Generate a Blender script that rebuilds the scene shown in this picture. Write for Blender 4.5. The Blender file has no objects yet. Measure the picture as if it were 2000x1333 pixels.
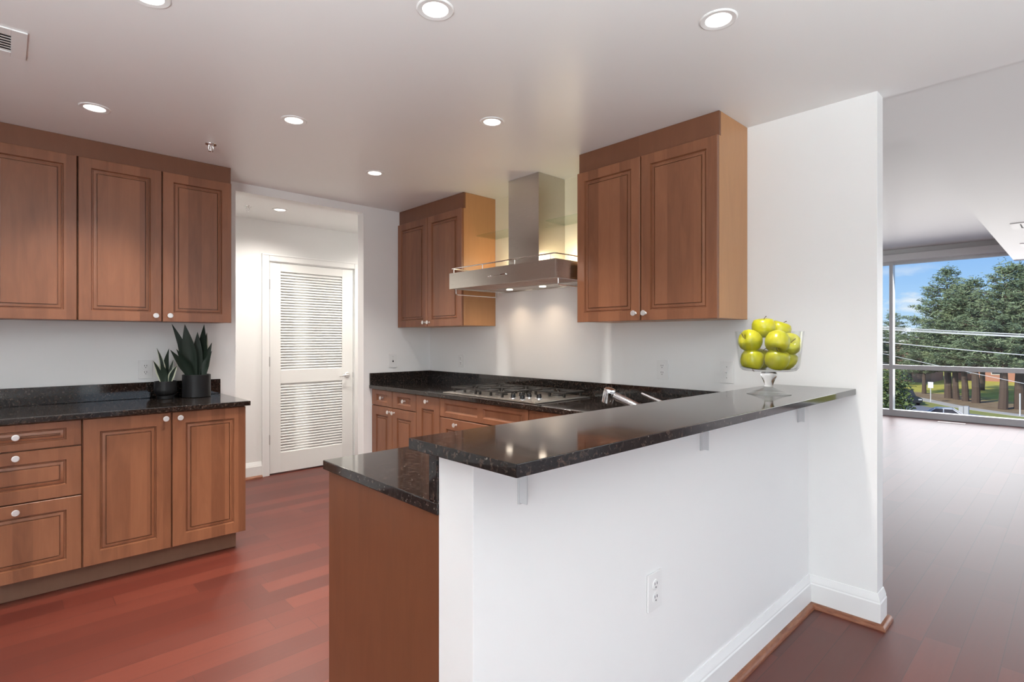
import bpy, bmesh, math, random
from mathutils import Vector, Matrix
random.seed(7)
R = math.radians
scene = bpy.context.scene
COL = scene.collection

# ------------------------------------------------------------------ camera
cam_data = bpy.data.cameras.new('camera')
cam = bpy.data.objects.new('camera', cam_data)
COL.objects.link(cam)
cam.location = (0, 0, 1.31)
cam.rotation_euler = (R(90), 0, R(46.645 - 90))
cam_data.sensor_width = 36
cam_data.lens = 1050 / 2000 * 36
cam_data.shift_y = -4.13 / 2000
cam_data.clip_start = .05
cam_data.clip_end = 600
scene.camera = cam

# ------------------------------------------------------------------ view
vs = scene.view_settings
vs.view_transform = 'Standard'
vs.look = 'None'
vs.exposure = 0.12
vs.gamma = 1
vs.use_curve_mapping = False

# ------------------------------------------------------------------ node helpers
class NT:
    def __init__(self, tree):
        self.t = tree
        self.n = tree.nodes
        self.l = tree.links
    def node(self, kind, **kw):
        nd = self.n.new(kind)
        for k, v in kw.items():
            setattr(nd, k, v)
        return nd
    def link(self, a, b):
        self.l.new(a, b)
    def put(self, sock, v):
        if isinstance(v, bpy.types.NodeSocket):
            self.l.new(v, sock)
        elif isinstance(v, (tuple, list)) and len(v) == 3 and sock.type == 'RGBA':
            sock.default_value = (*v, 1)
        else:
            sock.default_value = v
    def math(self, op, a, b=0.0, c=0.0):
        nd = self.node('ShaderNodeMath', operation=op)
        self.put(nd.inputs[0], a); self.put(nd.inputs[1], b)
        if len(nd.inputs) > 2: self.put(nd.inputs[2], c)
        return nd.outputs[0]
    def mix(self, f, a, b, blend='MIX'):
        nd = self.node('ShaderNodeMix', data_type='RGBA', blend_type=blend)
        self.put(nd.inputs[0], f); self.put(nd.inputs[6], a); self.put(nd.inputs[7], b)
        return nd.outputs[2]
    def ramp(self, f, stops):
        nd = self.node('ShaderNodeValToRGB')
        cr = nd.color_ramp
        while len(cr.elements) < len(stops): cr.elements.new(.5)
        for e, (p, c) in zip(cr.elements, stops):
            e.position = p
            e.color = (*c, 1) if not isinstance(c, (int, float)) else (c, c, c, 1)
        self.put(nd.inputs[0], f)
        return nd.outputs[0]
    def noise(self, vec, scale=5, detail=3, rough=.5, dist=0):
        nd = self.node('ShaderNodeTexNoise')
        self.put(nd.inputs['Vector'], vec)
        nd.inputs['Scale'].default_value = scale
        nd.inputs['Detail'].default_value = detail
        nd.inputs['Roughness'].default_value = rough
        nd.inputs['Distortion'].default_value = dist
        return nd.outputs[0]
    def mapping(self, vec, scale=(1, 1, 1), loc=(0, 0, 0)):
        nd = self.node('ShaderNodeMapping')
        self.put(nd.inputs[0], vec)
        nd.inputs['Scale'].default_value = scale
        nd.inputs['Location'].default_value = loc
        return nd.outputs[0]
    def coord(self, which='Object'):
        return self.node('ShaderNodeTexCoord').outputs[which]
    def pos(self):
        return self.node('ShaderNodeNewGeometry').outputs['Position']
    def sep(self, v):
        nd = self.node('ShaderNodeSeparateXYZ'); self.put(nd.inputs[0], v)
        return nd.outputs
    def comb(self, x, y, z=0.0):
        nd = self.node('ShaderNodeCombineXYZ')
        self.put(nd.inputs[0], x); self.put(nd.inputs[1], y); self.put(nd.inputs[2], z)
        return nd.outputs[0]
    def bump(self, h, strength=.2, dist=.01):
        nd = self.node('ShaderNodeBump')
        nd.inputs['Strength'].default_value = strength
        nd.inputs['Distance'].default_value = dist
        self.put(nd.inputs['Height'], h)
        return nd.outputs[0]

def mat(name, color=(.8, .8, .8), rough=.5, metal=0.0, spec=None, **kw):
    m = bpy.data.materials.new(name)
    m.use_nodes = True
    nt = NT(m.node_tree)
    b = m.node_tree.nodes['Principled BSDF']
    nt.put(b.inputs['Base Color'], color)
    b.inputs['Roughness'].default_value = rough
    b.inputs['Metallic'].default_value = metal
    if spec is not None: b.inputs['Specular IOR Level'].default_value = spec
    for k, v in kw.items():
        nt.put(b.inputs[k.replace('_', ' ')], v)
    m['b'] = 1
    return m
def nodes(m):
    return NT(m.node_tree), m.node_tree.nodes['Principled BSDF']

# ------------------------------------------------------------------ world: blue sky with low clouds
W = bpy.data.worlds.new('sky'); scene.world = W
W.use_nodes = True
nt = NT(W.node_tree)
bg = W.node_tree.nodes['Background']
d = nt.coord('Generated')
s = nt.sep(d)
sky = nt.ramp(s[2], [(0.0, (.62, .78, .95)), (.05, (.42, .66, .96)), (.16, (.20, .44, .90)), (.6, (.10, .27, .72))])
cl = nt.noise(nt.mapping(d, (5, 5, 14), (1.2, .35, 0)), 2.2, 6, .6)
cl = nt.ramp(cl, [(.50, 0.0), (.66, 1.0)])
lowmask = nt.ramp(s[2], [(.0, 1.0), (.075, .95), (.11, .12), (.5, .35)])
sky = nt.mix(nt.math('MULTIPLY', cl, lowmask), sky, (.92, .93, .95))
nt.put(bg.inputs[0], sky)
bg.inputs[1].default_value = 1.0

# ------------------------------------------------------------------ sun (lights the street side of the trees)
def lamp(name, kind, loc, rot=(0, 0, 0), energy=10, color=(1, 1, 1), parent=None, **kw):
    ld = bpy.data.lights.new(name, kind)
    ld.energy = energy
    ld.color = color
    for k, v in kw.items(): setattr(ld, k, v)
    o = bpy.data.objects.new(name, ld)
    COL.objects.link(o)
    o.location = loc; o.rotation_euler = rot
    if parent: o.parent = parent
    return o
sun = lamp('sun', 'SUN', (0, 0, 30), energy=4.6, color=(1, .95, .86), angle=R(1.5))
sun.rotation_euler = Vector((.80, -.26, -.50)).to_track_quat('-Z', 'Y').to_euler()

# area lamps: daylight at the far and side windows, then added fills
AREA_FAR = lamp('daylight_far_window', 'AREA', (11.5, -.4, 1.38), (0, R(64), 0), energy=160, color=(1.0, .95, .915),
                shape='RECTANGLE', size=2.5, size_y=8.6, spread=R(125))
AREA_SIDE = lamp('daylight_side_window', 'AREA', (4.9, -5.35, 1.28), (R(104), 0, 0), energy=48, color=(1, .985, .97),
                 shape='RECTANGLE', size=8.2, size_y=2.2)
AREA_SIDE2 = lamp('living_floor_fill', 'AREA', (7.0, -5.30, 1.28), (R(75), 0, 0), energy=32, color=(1, .985, .97),
                  shape='RECTANGLE', size=3.6, size_y=2.2)  # extra lamp at the side window, added to brighten the living room floor
AREA_REAR = lamp('rear_fill_light', 'AREA', (-3.25, -2.4, 1.33), (0, R(-120), 0), energy=130, color=(.97, .985, 1.0),
                 shape='RECTANGLE', size=2.1, size_y=3.6)  # fill through the added rear window, for surfaces facing it
CAN_W = 112.0
CAN_COL = (1, .94, .86)

# ------------------------------------------------------------------ materials
M = {}
M['wall'] = mat('white_wall_paint', (.85, .85, .84), .45, spec=.35)
M['ceil'] = mat('white_ceiling_paint', (.86, .865, .86), .38, spec=.45)
M['white'] = mat('white_satin_enamel', (.84, .84, .83), .35)
M['door'] = mat('white_door_paint', (.82, .82, .80), .4)
M['plastic'] = mat('white_plastic', (.82, .82, .81), .3)
M['slot'] = mat('dark_slot', (.03, .03, .03), .6)
M['steelknob'] = mat('satin_silver', (.74, .73, .72), .38, .75)
M['chrome'] = mat('chrome', (.86, .86, .87), .08, 1.0)
M['alu'] = mat('anodised_aluminium', (.66, .67, .68), .42, .35)
M['bracket'] = mat('white_steel_greyed', (.62, .63, .64), .4, .3)  # white brackets, their shading put into the colour as grey
M['iron'] = mat('black_cast_iron', (.02, .018, .017), .5)
M['blackpot'] = mat('matte_black_ceramic', (.009, .009, .010), .42, spec=.3)
M['soil'] = mat('dark_soil', (.03, .022, .016), .95)
M['leaf'] = mat('dark_green_leaf', (.013, .024, .015), .45, spec=.35)
M['cream'] = mat('cream_leaf_edge', (.50, .52, .40), .42)
M['stem'] = mat('brown_stem', (.10, .06, .035), .6)
M['black'] = mat('black_plastic', (.012, .012, .013), .25)
M['hinge'] = mat('dull_nickel', (.42, .41, .39), .4, .8)

# wall behind the hood, still in its older cream paint
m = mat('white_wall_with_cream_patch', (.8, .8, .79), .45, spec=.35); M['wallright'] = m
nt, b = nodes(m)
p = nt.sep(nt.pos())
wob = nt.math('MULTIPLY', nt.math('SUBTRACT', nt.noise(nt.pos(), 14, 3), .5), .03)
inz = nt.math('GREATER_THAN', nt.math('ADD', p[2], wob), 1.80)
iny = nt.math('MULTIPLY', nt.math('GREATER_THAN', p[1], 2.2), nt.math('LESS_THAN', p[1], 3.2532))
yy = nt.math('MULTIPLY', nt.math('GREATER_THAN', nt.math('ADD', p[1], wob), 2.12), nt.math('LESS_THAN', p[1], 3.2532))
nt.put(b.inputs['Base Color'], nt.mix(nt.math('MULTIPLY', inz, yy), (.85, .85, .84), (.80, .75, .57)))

# cherry cabinet wood: vertical grain, glued staves
def wood(name, dark, light, rough=.34, stave=.075):
    m = mat(name, light, rough, spec=.5)
    nt, b = nodes(m)
    g = nt.pos(); c = nt.sep(g)
    across = nt.math('ADD', c[0], c[1])
    inf = nt.node('ShaderNodeObjectInfo')
    st = nt.math('FLOOR', nt.math('DIVIDE', nt.math('ADD', across, nt.math('MULTIPLY', inf.outputs['Random'], .3)), stave))
    wn = nt.node('ShaderNodeTexWhiteNoise', noise_dimensions='2D')
    nt.put(wn.inputs['Vector'], nt.comb(st, inf.outputs['Random']))
    big = nt.noise(nt.comb(nt.math('MULTIPLY', across, 9), nt.math('MULTIPLY', c[2], 1.6), wn.outputs[0]), 1.6, 4, .55, 1.2)
    fine = nt.noise(nt.comb(nt.math('MULTIPLY', across, 160), nt.math('MULTIPLY', c[2], 5), st), 1.0, 2, .6)
    f = nt.math('ADD', nt.math('MULTIPLY', wn.outputs[0], .38), nt.math('ADD', nt.math('MULTIPLY', big, .62), nt.math('MULTIPLY', nt.math('SUBTRACT', fine, .5), .18)))
    nt.put(b.inputs['Base Color'], nt.ramp(f, [(.12, dark), (.85, light)]))
    nt.put(b.inputs['Normal'], nt.bump(fine, .05, .002))
    return m
M['cherry'] = wood('cherry_cabinet_wood', (.155, .058, .028), (.30, .122, .060))
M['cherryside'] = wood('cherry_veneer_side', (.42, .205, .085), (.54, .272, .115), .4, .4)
M['cherryfill'] = wood('cherry_filler_panel', (.15, .058, .029), (.20, .08, .040), .4, .5)
M['endpanel'] = wood('cherry_end_panel', (.120, .040, .018), (.185, .066, .030), .36, .4)
M['toe'] = wood('toe_kick_laminate', (.15, .075, .045), (.20, .10, .06), .5, .5)

# polished dark granite with brown mottling
m = mat('black_brown_granite', (.02, .017, .015), .07, spec=.62); M['granite'] = m
nt, b = nodes(m)
g = nt.pos()
n1 = nt.noise(g, 75, 4, .65, .6)
n2 = nt.noise(g, 130, 3, .6)
base = nt.ramp(n1, [(.40, (.008, .007, .0065)), (.54, (.019, .015, .0135)), (.65, (.062, .040, .030)), (.77, (.16, .115, .09))])
fl = nt.node('ShaderNodeTexVoronoi'); nt.put(fl.inputs['Vector'], g); fl.inputs['Scale'].default_value = 85
spk = nt.ramp(fl.outputs['Distance'], [(.10, 1.0), (.26, 0.0)])
spk = nt.math('MULTIPLY', spk, nt.ramp(n2, [(.55, 0.0), (.62, 1.0)]))
nt.put(b.inputs['Base Color'], nt.mix(spk, base, (.24, .20, .17)))

# red-brown plank floor, boards along x
m = mat('jatoba_plank_floor', (.2, .05, .03), .27, spec=.7); M['floor'] = m
nt, b = nodes(m)
g = nt.pos(); c = nt.sep(g)
PW, PL = .1265, 1.05
v = nt.math('DIVIDE', nt.math('SUBTRACT', c[1], .474), PW)
row = nt.math('FLOOR', v)
wr = nt.node('ShaderNodeTexWhiteNoise', noise_dimensions='1D'); nt.put(wr.inputs['W'], row)
u = nt.math('ADD', nt.math('DIVIDE', c[0], PL), nt.math('MULTIPLY', wr.outputs[0], 7.3))
colm = nt.math('FLOOR', u)
wp = nt.node('ShaderNodeTexWhiteNoise', noise_dimensions='2D'); nt.put(wp.inputs['Vector'], nt.comb(row, colm))
gr = nt.noise(nt.comb(nt.math('MULTIPLY', c[0], 4), nt.math('MULTIPLY', c[1], 70), wp.outputs[0]), 1.0, 4, .6, .4)
f = nt.math('ADD', nt.math('ADD', .1, nt.math('MULTIPLY', wp.outputs[0], .5)), nt.math('MULTIPLY', gr, .3))
colr = nt.ramp(f, [(.15, (.070, .011, .006)), (.5, (.102, .017, .009)), (.9, (.148, .030, .016))])
fv = nt.math('SUBTRACT', v, row); fu = nt.math('SUBTRACT', u, colm)
sv = nt.math('LESS_THAN', nt.math('MINIMUM', fv, nt.math('SUBTRACT', 1.0, fv)), .013)
su = nt.math('LESS_THAN', nt.math('MINIMUM', fu, nt.math('SUBTRACT', 1.0, fu)), .0012)
seam = nt.math('MAXIMUM', sv, su)
nt.put(b.inputs['Base Color'], nt.mix(seam, colr, (.055, .010, .006)))
nt.put(b.inputs['Roughness'], nt.math('ADD', .40, nt.math('MULTIPLY', gr, .02)))
nt.put(b.inputs['Normal'], nt.bump(nt.math('SUBTRACT', 1.0, seam), .25, .001))

m = mat('red_brown_shoe_moulding', (.26, .105, .055), .35); M['shoe'] = m
nt, b = nodes(m)
nt.put(b.inputs['Base Color'], nt.ramp(nt.noise(nt.mapping(nt.pos(), (6, 6, 60)), 3, 3), [(.3, (.17, .055, .028)), (.7, (.30, .12, .06))]))

# brushed steel
m = mat('brushed_stainless', (.60, .57, .53), .26, 1.0); M['steel'] = m
nt, b = nodes(m)
br = nt.noise(nt.mapping(nt.pos(), (6, 6, 420)), 2, 2)
nt.put(b.inputs['Roughness'], nt.math('ADD', .25, nt.math('MULTIPLY', br, .08)))
M['filter'] = mat('pinkish_aluminium_filter', (.62, .50, .44), .45, .8)

def glass_sheet(name, tint=(.96, .98, .97), refl=1.0, ior=1.45):
    m = bpy.data.materials.new(name); m.use_nodes = True
    nt = NT(m.node_tree); m.node_tree.nodes.remove(m.node_tree.nodes['Principled BSDF'])
    out = m.node_tree.nodes['Material Output']
    tr = nt.node('ShaderNodeBsdfTransparent'); tr.inputs[0].default_value = (*tint, 1)
    gl = nt.node('ShaderNodeBsdfGlossy'); gl.inputs['Roughness'].default_value = .02
    ge = nt.node('ShaderNodeNewGeometry')
    dt = nt.node('ShaderNodeVectorMath', operation='DOT_PRODUCT')
    nt.link(ge.outputs['Normal'], dt.inputs[0]); nt.link(ge.outputs['Incoming'], dt.inputs[1])
    f0 = ((ior - 1) / (ior + 1)) ** 2
    sch = nt.math('POWER', nt.math('SUBTRACT', 1.0, nt.math('ABSOLUTE', dt.outputs['Value'])), 5.0)
    fr = nt.math('ADD', f0, nt.math('MULTIPLY', sch, 1 - f0))
    mx = nt.node('ShaderNodeMixShader')
    nt.put(mx.inputs[0], nt.math('MULTIPLY', fr, refl))
    nt.link(tr.outputs[0], mx.inputs[1]); nt.link(gl.outputs[0], mx.inputs[2])
    nt.link(mx.outputs[0], out.inputs[0])
    return m
M['pane'] = glass_sheet('window_glass', (.97, .985, .98), .8)
M['bowlglass'] = glass_sheet('clear_bowl_glass', (.965, .975, .97), 1.0)
M['shelfglass'] = glass_sheet('green_edged_shelf_glass', (.90, .95, .92), 1.0)
m = mat('solid_clear_glass', (1, 1, 1), .0); M['glass'] = m
nt, b = nodes(m); b.inputs['Transmission Weight'].default_value = 1; b.inputs['IOR'].default_value = 1.47

def emit(name, color, strength):
    m = mat(name, (.9, .9, .9), .5)
    nt, b = nodes(m)
    b.inputs['Emission Color'].default_value = (*color, 1)
    b.inputs['Emission Strength'].default_value = strength
    return m
M['lens'] = emit('lit_lamp_lens', (1, .95, .86), 3.2)
M['bulb'] = emit('lit_halogen_lens', (1, .86, .70), 9)

m = mat('yellow_green_apple', (.5, .52, .03), .28); M['apple'] = m
nt, b = nodes(m)
n = nt.noise(nt.coord('Object'), 22, 3)
nt.put(b.inputs['Base Color'], nt.ramp(n, [(.3, (.34, .345, .009)), (.7, (.48, .43, .014))]))
b.inputs['Subsurface Weight'].default_value = 0.0

# outdoors
m = mat('pine_needles', (.08, .12, .05), .6); M['needles'] = m
nt, b = nodes(m)
n = nt.noise(nt.pos(), .55, 3)
n2 = nt.noise(nt.pos(), 6, 2)
nt.put(b.inputs['Base Color'], nt.ramp(nt.math('ADD', nt.math('MULTIPLY', n, .6), nt.math('MULTIPLY', n2, .4)), [(.3, (.10, .145, .085)), (.5, (.17, .225, .12)), (.72, (.29, .33, .16))]))
m = mat('leafy_shrub_green', (.10, .16, .04), .55); M['shrub'] = m
nt, b = nodes(m)
nt.put(b.inputs['Base Color'], nt.ramp(nt.noise(nt.pos(), 2.5, 3), [(.3, (.05, .09, .03)), (.7, (.17, .22, .06))]))
M['bark'] = mat('pine_bark', (.095, .065, .05), .9)
m = mat('lawn_with_mulch', (.3, .3, .1), .9); M['lawn'] = m
nt, b = nodes(m)
g = nt.pos(); c = nt.sep(g)
edge = nt.math('ADD', nt.math('SUBTRACT', nt.math('MULTIPLY', c[0], .80), nt.math('MULTIPLY', c[1], .60)), nt.math('MULTIPLY', nt.math('SUBTRACT', nt.noise(g, .12, 3), .5), 12))
n = nt.noise(g, 1.2, 4)
mul = nt.ramp(n, [(.3, (.22, .15, .085)), (.7, (.34, .24, .14))])
gra = nt.ramp(n, [(.3, (.42, .36, .045)), (.7, (.58, .50, .08))])
nt.put(b.inputs['Base Color'], nt.mix(nt.ramp(nt.math('DIVIDE', edge, 120), [(.555, 0.0), (.585, 1.0)]), mul, gra))
M['asphalt'] = mat('grey_asphalt', (.22, .22, .24), .85)
M['concrete'] = mat('pale_concrete', (.52, .48, .43), .85)
M['verge'] = mat('grass_verge', (.30, .30, .08), .9)
m = mat('brown_brick', (.3, .16, .1), .9); M['brick'] = m
nt, b = nodes(m)
bk = nt.node('ShaderNodeTexBrick')
c = nt.sep(nt.pos())
nt.put(bk.inputs['Vector'], nt.comb(nt.math('ADD', c[1], c[0]), c[2]))
bk.inputs['Scale'].default_value = 2.0
for i, cc in ((1, (.33, .17, .115)), (2, (.26, .13, .09)), (3, (.42, .36, .31))): bk.inputs[i].default_value = (*cc, 1)
nt.put(b.inputs['Base Color'], bk.outputs[0])
M['shingle'] = mat('grey_brown_roof', (.22, .19, .17), .9)
M['redroof'] = mat('faded_red_brick', (.40, .19, .13), .9)
M['trimwhite'] = mat('white_fascia', (.75, .74, .72), .6)
M['darkglass'] = mat('dark_window_glass', (.05, .05, .06), .15)
M['carblack'] = mat('dark_car_paint', (.02, .022, .028), .18, coat_weight=1.0) if False else mat('dark_car_paint', (.03, .033, .04), .2)
M['carwhite'] = mat('white_car_paint', (.72, .73, .75), .25)
M['rubber'] = mat('tyre_rubber', (.02, .02, .02), .8)
M['cable'] = mat('pale_grey_cable', (.62, .62, .62), .6)
M['signgrey'] = mat('sign_back_grey', (.42, .42, .42), .6)
M['bulblamp'] = mat('clear_car_lens', (.7, .7, .72), .1)

# ------------------------------------------------------------------ mesh builder
class MB:
    def __init__(self):
        self.bm = bmesh.new()
        self.mi = 0
    def _add(self, t):
        me = bpy.data.meshes.new('tmp'); t.to_mesh(me); t.free()
        n0 = len(self.bm.faces)
        self.bm.from_mesh(me)
        self.bm.faces.ensure_lookup_table()
        for f in self.bm.faces[n0:]: f.material_index = self.mi
        bpy.data.meshes.remove(me)
        return self
    def box(self, x0, x1, y0, y1, z0, z1, bev=0.0, seg=2, rot=None, org=None):
        t = bmesh.new()
        bmesh.ops.create_cube(t, size=1)
        for v in t.verts:
            v.co = Vector(((x0 + x1) / 2 + v.co.x * (x1 - x0), (y0 + y1) / 2 + v.co.y * (y1 - y0), (z0 + z1) / 2 + v.co.z * (z1 - z0)))
        if bev > 0:
            bmesh.ops.bevel(t, geom=t.edges[:] + t.verts[:], offset=bev, segments=seg, profile=.5, affect='EDGES', clamp_overlap=True)
        if rot is not None:
            o = Vector(org) if org else Vector((0, 0, 0))
            for v in t.verts: v.co = o + rot @ (v.co - o)
        return self._add(t)
    def prism(self, pts, axis, a, b, bev=0.0):
        """polygon in the two other axes swept along axis from a to b"""
        t = bmesh.new()
        def mk(p, w):
            if axis == 'x': return Vector((w, p[0], p[1]))
            if axis == 'y': return Vector((p[0], w, p[1]))
            return Vector((p[0], p[1], w))
        lo = [t.verts.new(mk(p, a)) for p in pts]; hi = [t.verts.new(mk(p, b)) for p in pts]
        n = len(pts)
        t.faces.new(lo); t.faces.new(hi[::-1])
        for i in range(n): t.faces.new((lo[i], hi[i], hi[(i + 1) % n], lo[(i + 1) % n]))
        bmesh.ops.recalc_face_normals(t, faces=t.faces[:])
        if bev > 0:
            bmesh.ops.bevel(t, geom=t.edges[:] + t.verts[:], offset=bev, segments=2, profile=.5, affect='EDGES', clamp_overlap=True)
        return self._add(t)
    def tube(self, pts, r, seg=10, cap=True):
        t = bmesh.new()
        pts = [Vector(p) for p in pts]
        rs = r if isinstance(r, (list, tuple)) else [r] * len(pts)
        rings = []
        up = None
        for i, p in enumerate(pts):
            d = (pts[min(i + 1, len(pts) - 1)] - pts[max(i - 1, 0)]).normalized()
            if up is None:
                up = Vector((0, 0, 1)) if abs(d.z) < .9 else Vector((1, 0, 0))
            x = d.cross(up).normalized(); y = x.cross(d).normalized(); up = y
            rings.append([t.verts.new(p + rs[i] * (math.cos(2 * math.pi * k / seg) * x + math.sin(2 * math.pi * k / seg) * y)) for k in range(seg)])
        for a, b in zip(rings, rings[1:]):
            for k in range(seg): t.faces.new((a[k], a[(k + 1) % seg], b[(k + 1) % seg], b[k]))
        if cap: t.faces.new(rings[0][::-1]); t.faces.new(rings[-1])
        bmesh.ops.recalc_face_normals(t, faces=t.faces[:])
        return self._add(t)
    def lathe(self, prof, c, seg=32, closed=False, mtx=None):
        """prof = (radius, height) pairs round the z axis at c (mtx: own frame instead)"""
        t = bmesh.new()
        rings = []
        for r, z in prof:
            if r < 1e-6: rings.append([t.verts.new((0, 0, z))])
            else: rings.append([t.verts.new((r * math.cos(2 * math.pi * k / seg), r * math.sin(2 * math.pi * k / seg), z)) for k in range(seg)])
        prs = list(zip(rings, rings[1:]))
        if closed: prs.append((rings[-1], rings[0]))
        for a, b in prs:
            if len(a) == 1 and len(b) == 1: continue
            for k in range(seg):
                k2 = (k + 1) % seg
                if len(a) == 1: t.faces.new((a[0], b[k], b[k2]))
                elif len(b) == 1: t.faces.new((a[k], a[k2], b[0]))
                else: t.faces.new((a[k], a[k2], b[k2], b[k]))
        bmesh.ops.recalc_face_normals(t, faces=t.faces[:])
        mm = Matrix.Translation(c) if c is not None else Matrix()
        if mtx is not None: mm = mm @ mtx
        bmesh.ops.transform(t, matrix=mm, verts=t.verts[:])
        return self._add(t)
    def panel(self, W, H, T, holes, prof, fn, edge=.002):
        """joinery face: slab W x H x T with moulded panels; fn(u, v, n) -> point, n outward"""
        t = bmesh.new()
        cache = {}
        def V(u, v, n):
            k = (round(u, 5), round(v, 5), round(n, 5))
            if k not in cache: cache[k] = t.verts.new(fn(u, v, n))
            return cache[k]
        us = sorted({edge, W - edge, *[h[0] for h in holes], *[h[1] for h in holes]})
        vv = sorted({edge, H - edge, *[h[2] for h in holes], *[h[3] for h in holes]})
        for a, b in zip(us, us[1:]):
            for c, d in zip(vv, vv[1:]):
                mu, mv = (a + b) / 2, (c + d) / 2
                if any(h[0] < mu < h[1] and h[2] < mv < h[3] for h in holes): continue
                t.faces.new((V(a, c, 0), V(b, c, 0), V(b, d, 0), V(a, d, 0)))
        def ring(i, n, h=None):
            if h is None: a, b, c, d = i, W - i, i, H - i
            else: a, b, c, d = h[0] + i, h[1] - i, h[2] + i, h[3] - i
            return [V(a, c, n), V(b, c, n), V(b, d, n), V(a, d, n)]
        def bridge(p, q):
            for k in range(4): t.faces.new((p[k], p[(k + 1) % 4], q[(k + 1) % 4], q[k]))
        for h in holes:
            last = ring(0, 0, h)
            # front grid may have cut this hole's sides: fine, normals still agree
            for i, n in prof:
                r = ring(i, n, h); bridge(last, r); last = r
            t.faces.new(last)
        e0 = ring(edge, 0); e1 = ring(0, -edge); e2 = ring(0, -T)
        bridge(e0, e1); bridge(e1, e2); t.faces.new(e2)
        bmesh.ops.recalc_face_normals(t, faces=t.faces[:])
        return self._add(t)
    def build(self, name, material, parent=None, smooth=True, kind=None, label=None, angle=35):
        if parent is not None:
            root = parent
            off = root.location.copy()
            q = root
            while q.parent: q = q.parent; off = off + q.location
            bmesh.ops.translate(self.bm, vec=-off, verts=self.bm.verts[:])
        me = bpy.data.meshes.new(name)
        self.bm.to_mesh(me); self.bm.free()
        mats = material if isinstance(material, (list, tuple)) else [material]
        for mm in mats: me.materials.append(mm)
        if smooth:
            me.shade_smooth(); me.set_sharp_from_angle(angle=R(angle))
        o = bpy.data.objects.new(name, me)
        COL.objects.link(o)
        if smooth:
            wn_ = o.modifiers.new('weighted_normal', 'WEIGHTED_NORMAL'); wn_.weight = 100; wn_.keep_sharp = True
        if parent is not None: o.parent = parent
        if kind: o['kind'] = kind
        if label: o['label'] = label
        return o

def box(name, b, material, parent=None, bev=0.0, kind=None, label=None):
    return MB().box(*b, bev=bev).build(name, material, parent, kind=kind, label=label)
def thing(name, label, cat, loc=(0, 0, 0), group=None, rotz=0):
    o = bpy.data.objects.new(name, None)
    COL.objects.link(o)
    o.empty_display_size = .1
    o.location = loc; o.rotation_euler = (0, 0, rotz)
    o['label'] = label; o['category'] = cat
    if group: o['group'] = group
    return o
def tag(o, label, cat, group=None):
    o['label'] = label; o['category'] = cat
    if group: o['group'] = group
    return o
def struct(name, b, material, bev=0.0):
    return box(name, b, material, bev=bev, kind='structure')
def dup(root, loc, label, rotz=None, scale=None):
    r = root.copy(); COL.objects.link(r)
    r.location = loc; r['label'] = label
    if rotz is not None: r.rotation_euler = (0, 0, rotz)
    if scale: r.scale = scale
    for ch in list(root.children):
        c = ch.copy(); COL.objects.link(c); c.parent = r
        for g in list(ch.children):
            e = g.copy(); COL.objects.link(e); e.parent = c
    return r

# ------------------------------------------------------------------ the room
YP, XH, ZC = 4.18, 2.89, 2.44          # back partition plane, hood wall plane, kitchen ceiling
struct('floor', (-3.1, 11.15, -5.1, 5.6, -.12, 0), M['floor'])
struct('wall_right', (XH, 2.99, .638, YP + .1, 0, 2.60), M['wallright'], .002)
mb = MB()
mb.box(-3.0, 1.21, YP, YP + .1, 0, 2.60); mb.box(2.215, XH, YP, YP + .1, 0, 2.60); mb.box(1.21, 2.215, YP, YP + .1, 2.378, 2.60)
mb.build('wall_back', M['wall'], kind='structure')
struct('wall_living', (2.99, 11.0, YP, YP + .1, 0, 3.0), M['wall'])
mb = MB()
mb.box(-3.1, -3.0, -5.1, -4.3, 0, 2.60); mb.box(-3.1, -3.0, -.5, 5.6, 0, 2.60); mb.box(-3.1, -3.0, -4.3, -.5, 0, .25); mb.box(-3.1, -3.0, -4.3, -.5, 2.35, 2.60)
mb.build('wall_left', M['wall'], kind='structure')
struct('wall_bar', (.755, XH, .925, 1.055, 0, 1.0490), M['wall'], .002)
# hallway behind the opening
mb = MB()
mb.box(-1.5, 1.842, 5.337, 5.437, 0, 2.60); mb.box(2.713, 4.0, 5.337, 5.437, 0, 2.60); mb.box(1.842, 2.713, 5.337, 5.437, 2.052, 2.60)
mb.build('wall_hall', M['wall'], kind='structure')
struct('wall_hall_side', (3.9, 4.0, YP + .1, 5.337, 0, 2.60), M['wall'])
struct('wall_hall_end', (-1.5, -1.4, YP + .1, 5.337, 0, 2.60), M['wall'])
struct('wall_closet', (1.6, 3.0, 5.56, 5.6, 0, 2.6), M['wall'])
# ceilings
struct('ceiling', (-3.1, 3.0, -5.1, 5.6, ZC, 2.9), M['ceil'])
mb = MB()
mb.box(3.0, 11.15, -5.1, .70, 2.492, 2.95)
mb.box(3.0, 3.9, .70, 5.6, 2.492, 2.95)
mb.build('ceiling_soffit', M['ceil'], kind='structure')
struct('ceiling_raised', (3.9, 11.15, .70, 5.6, 2.825, 2.95), M['ceil'])

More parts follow.
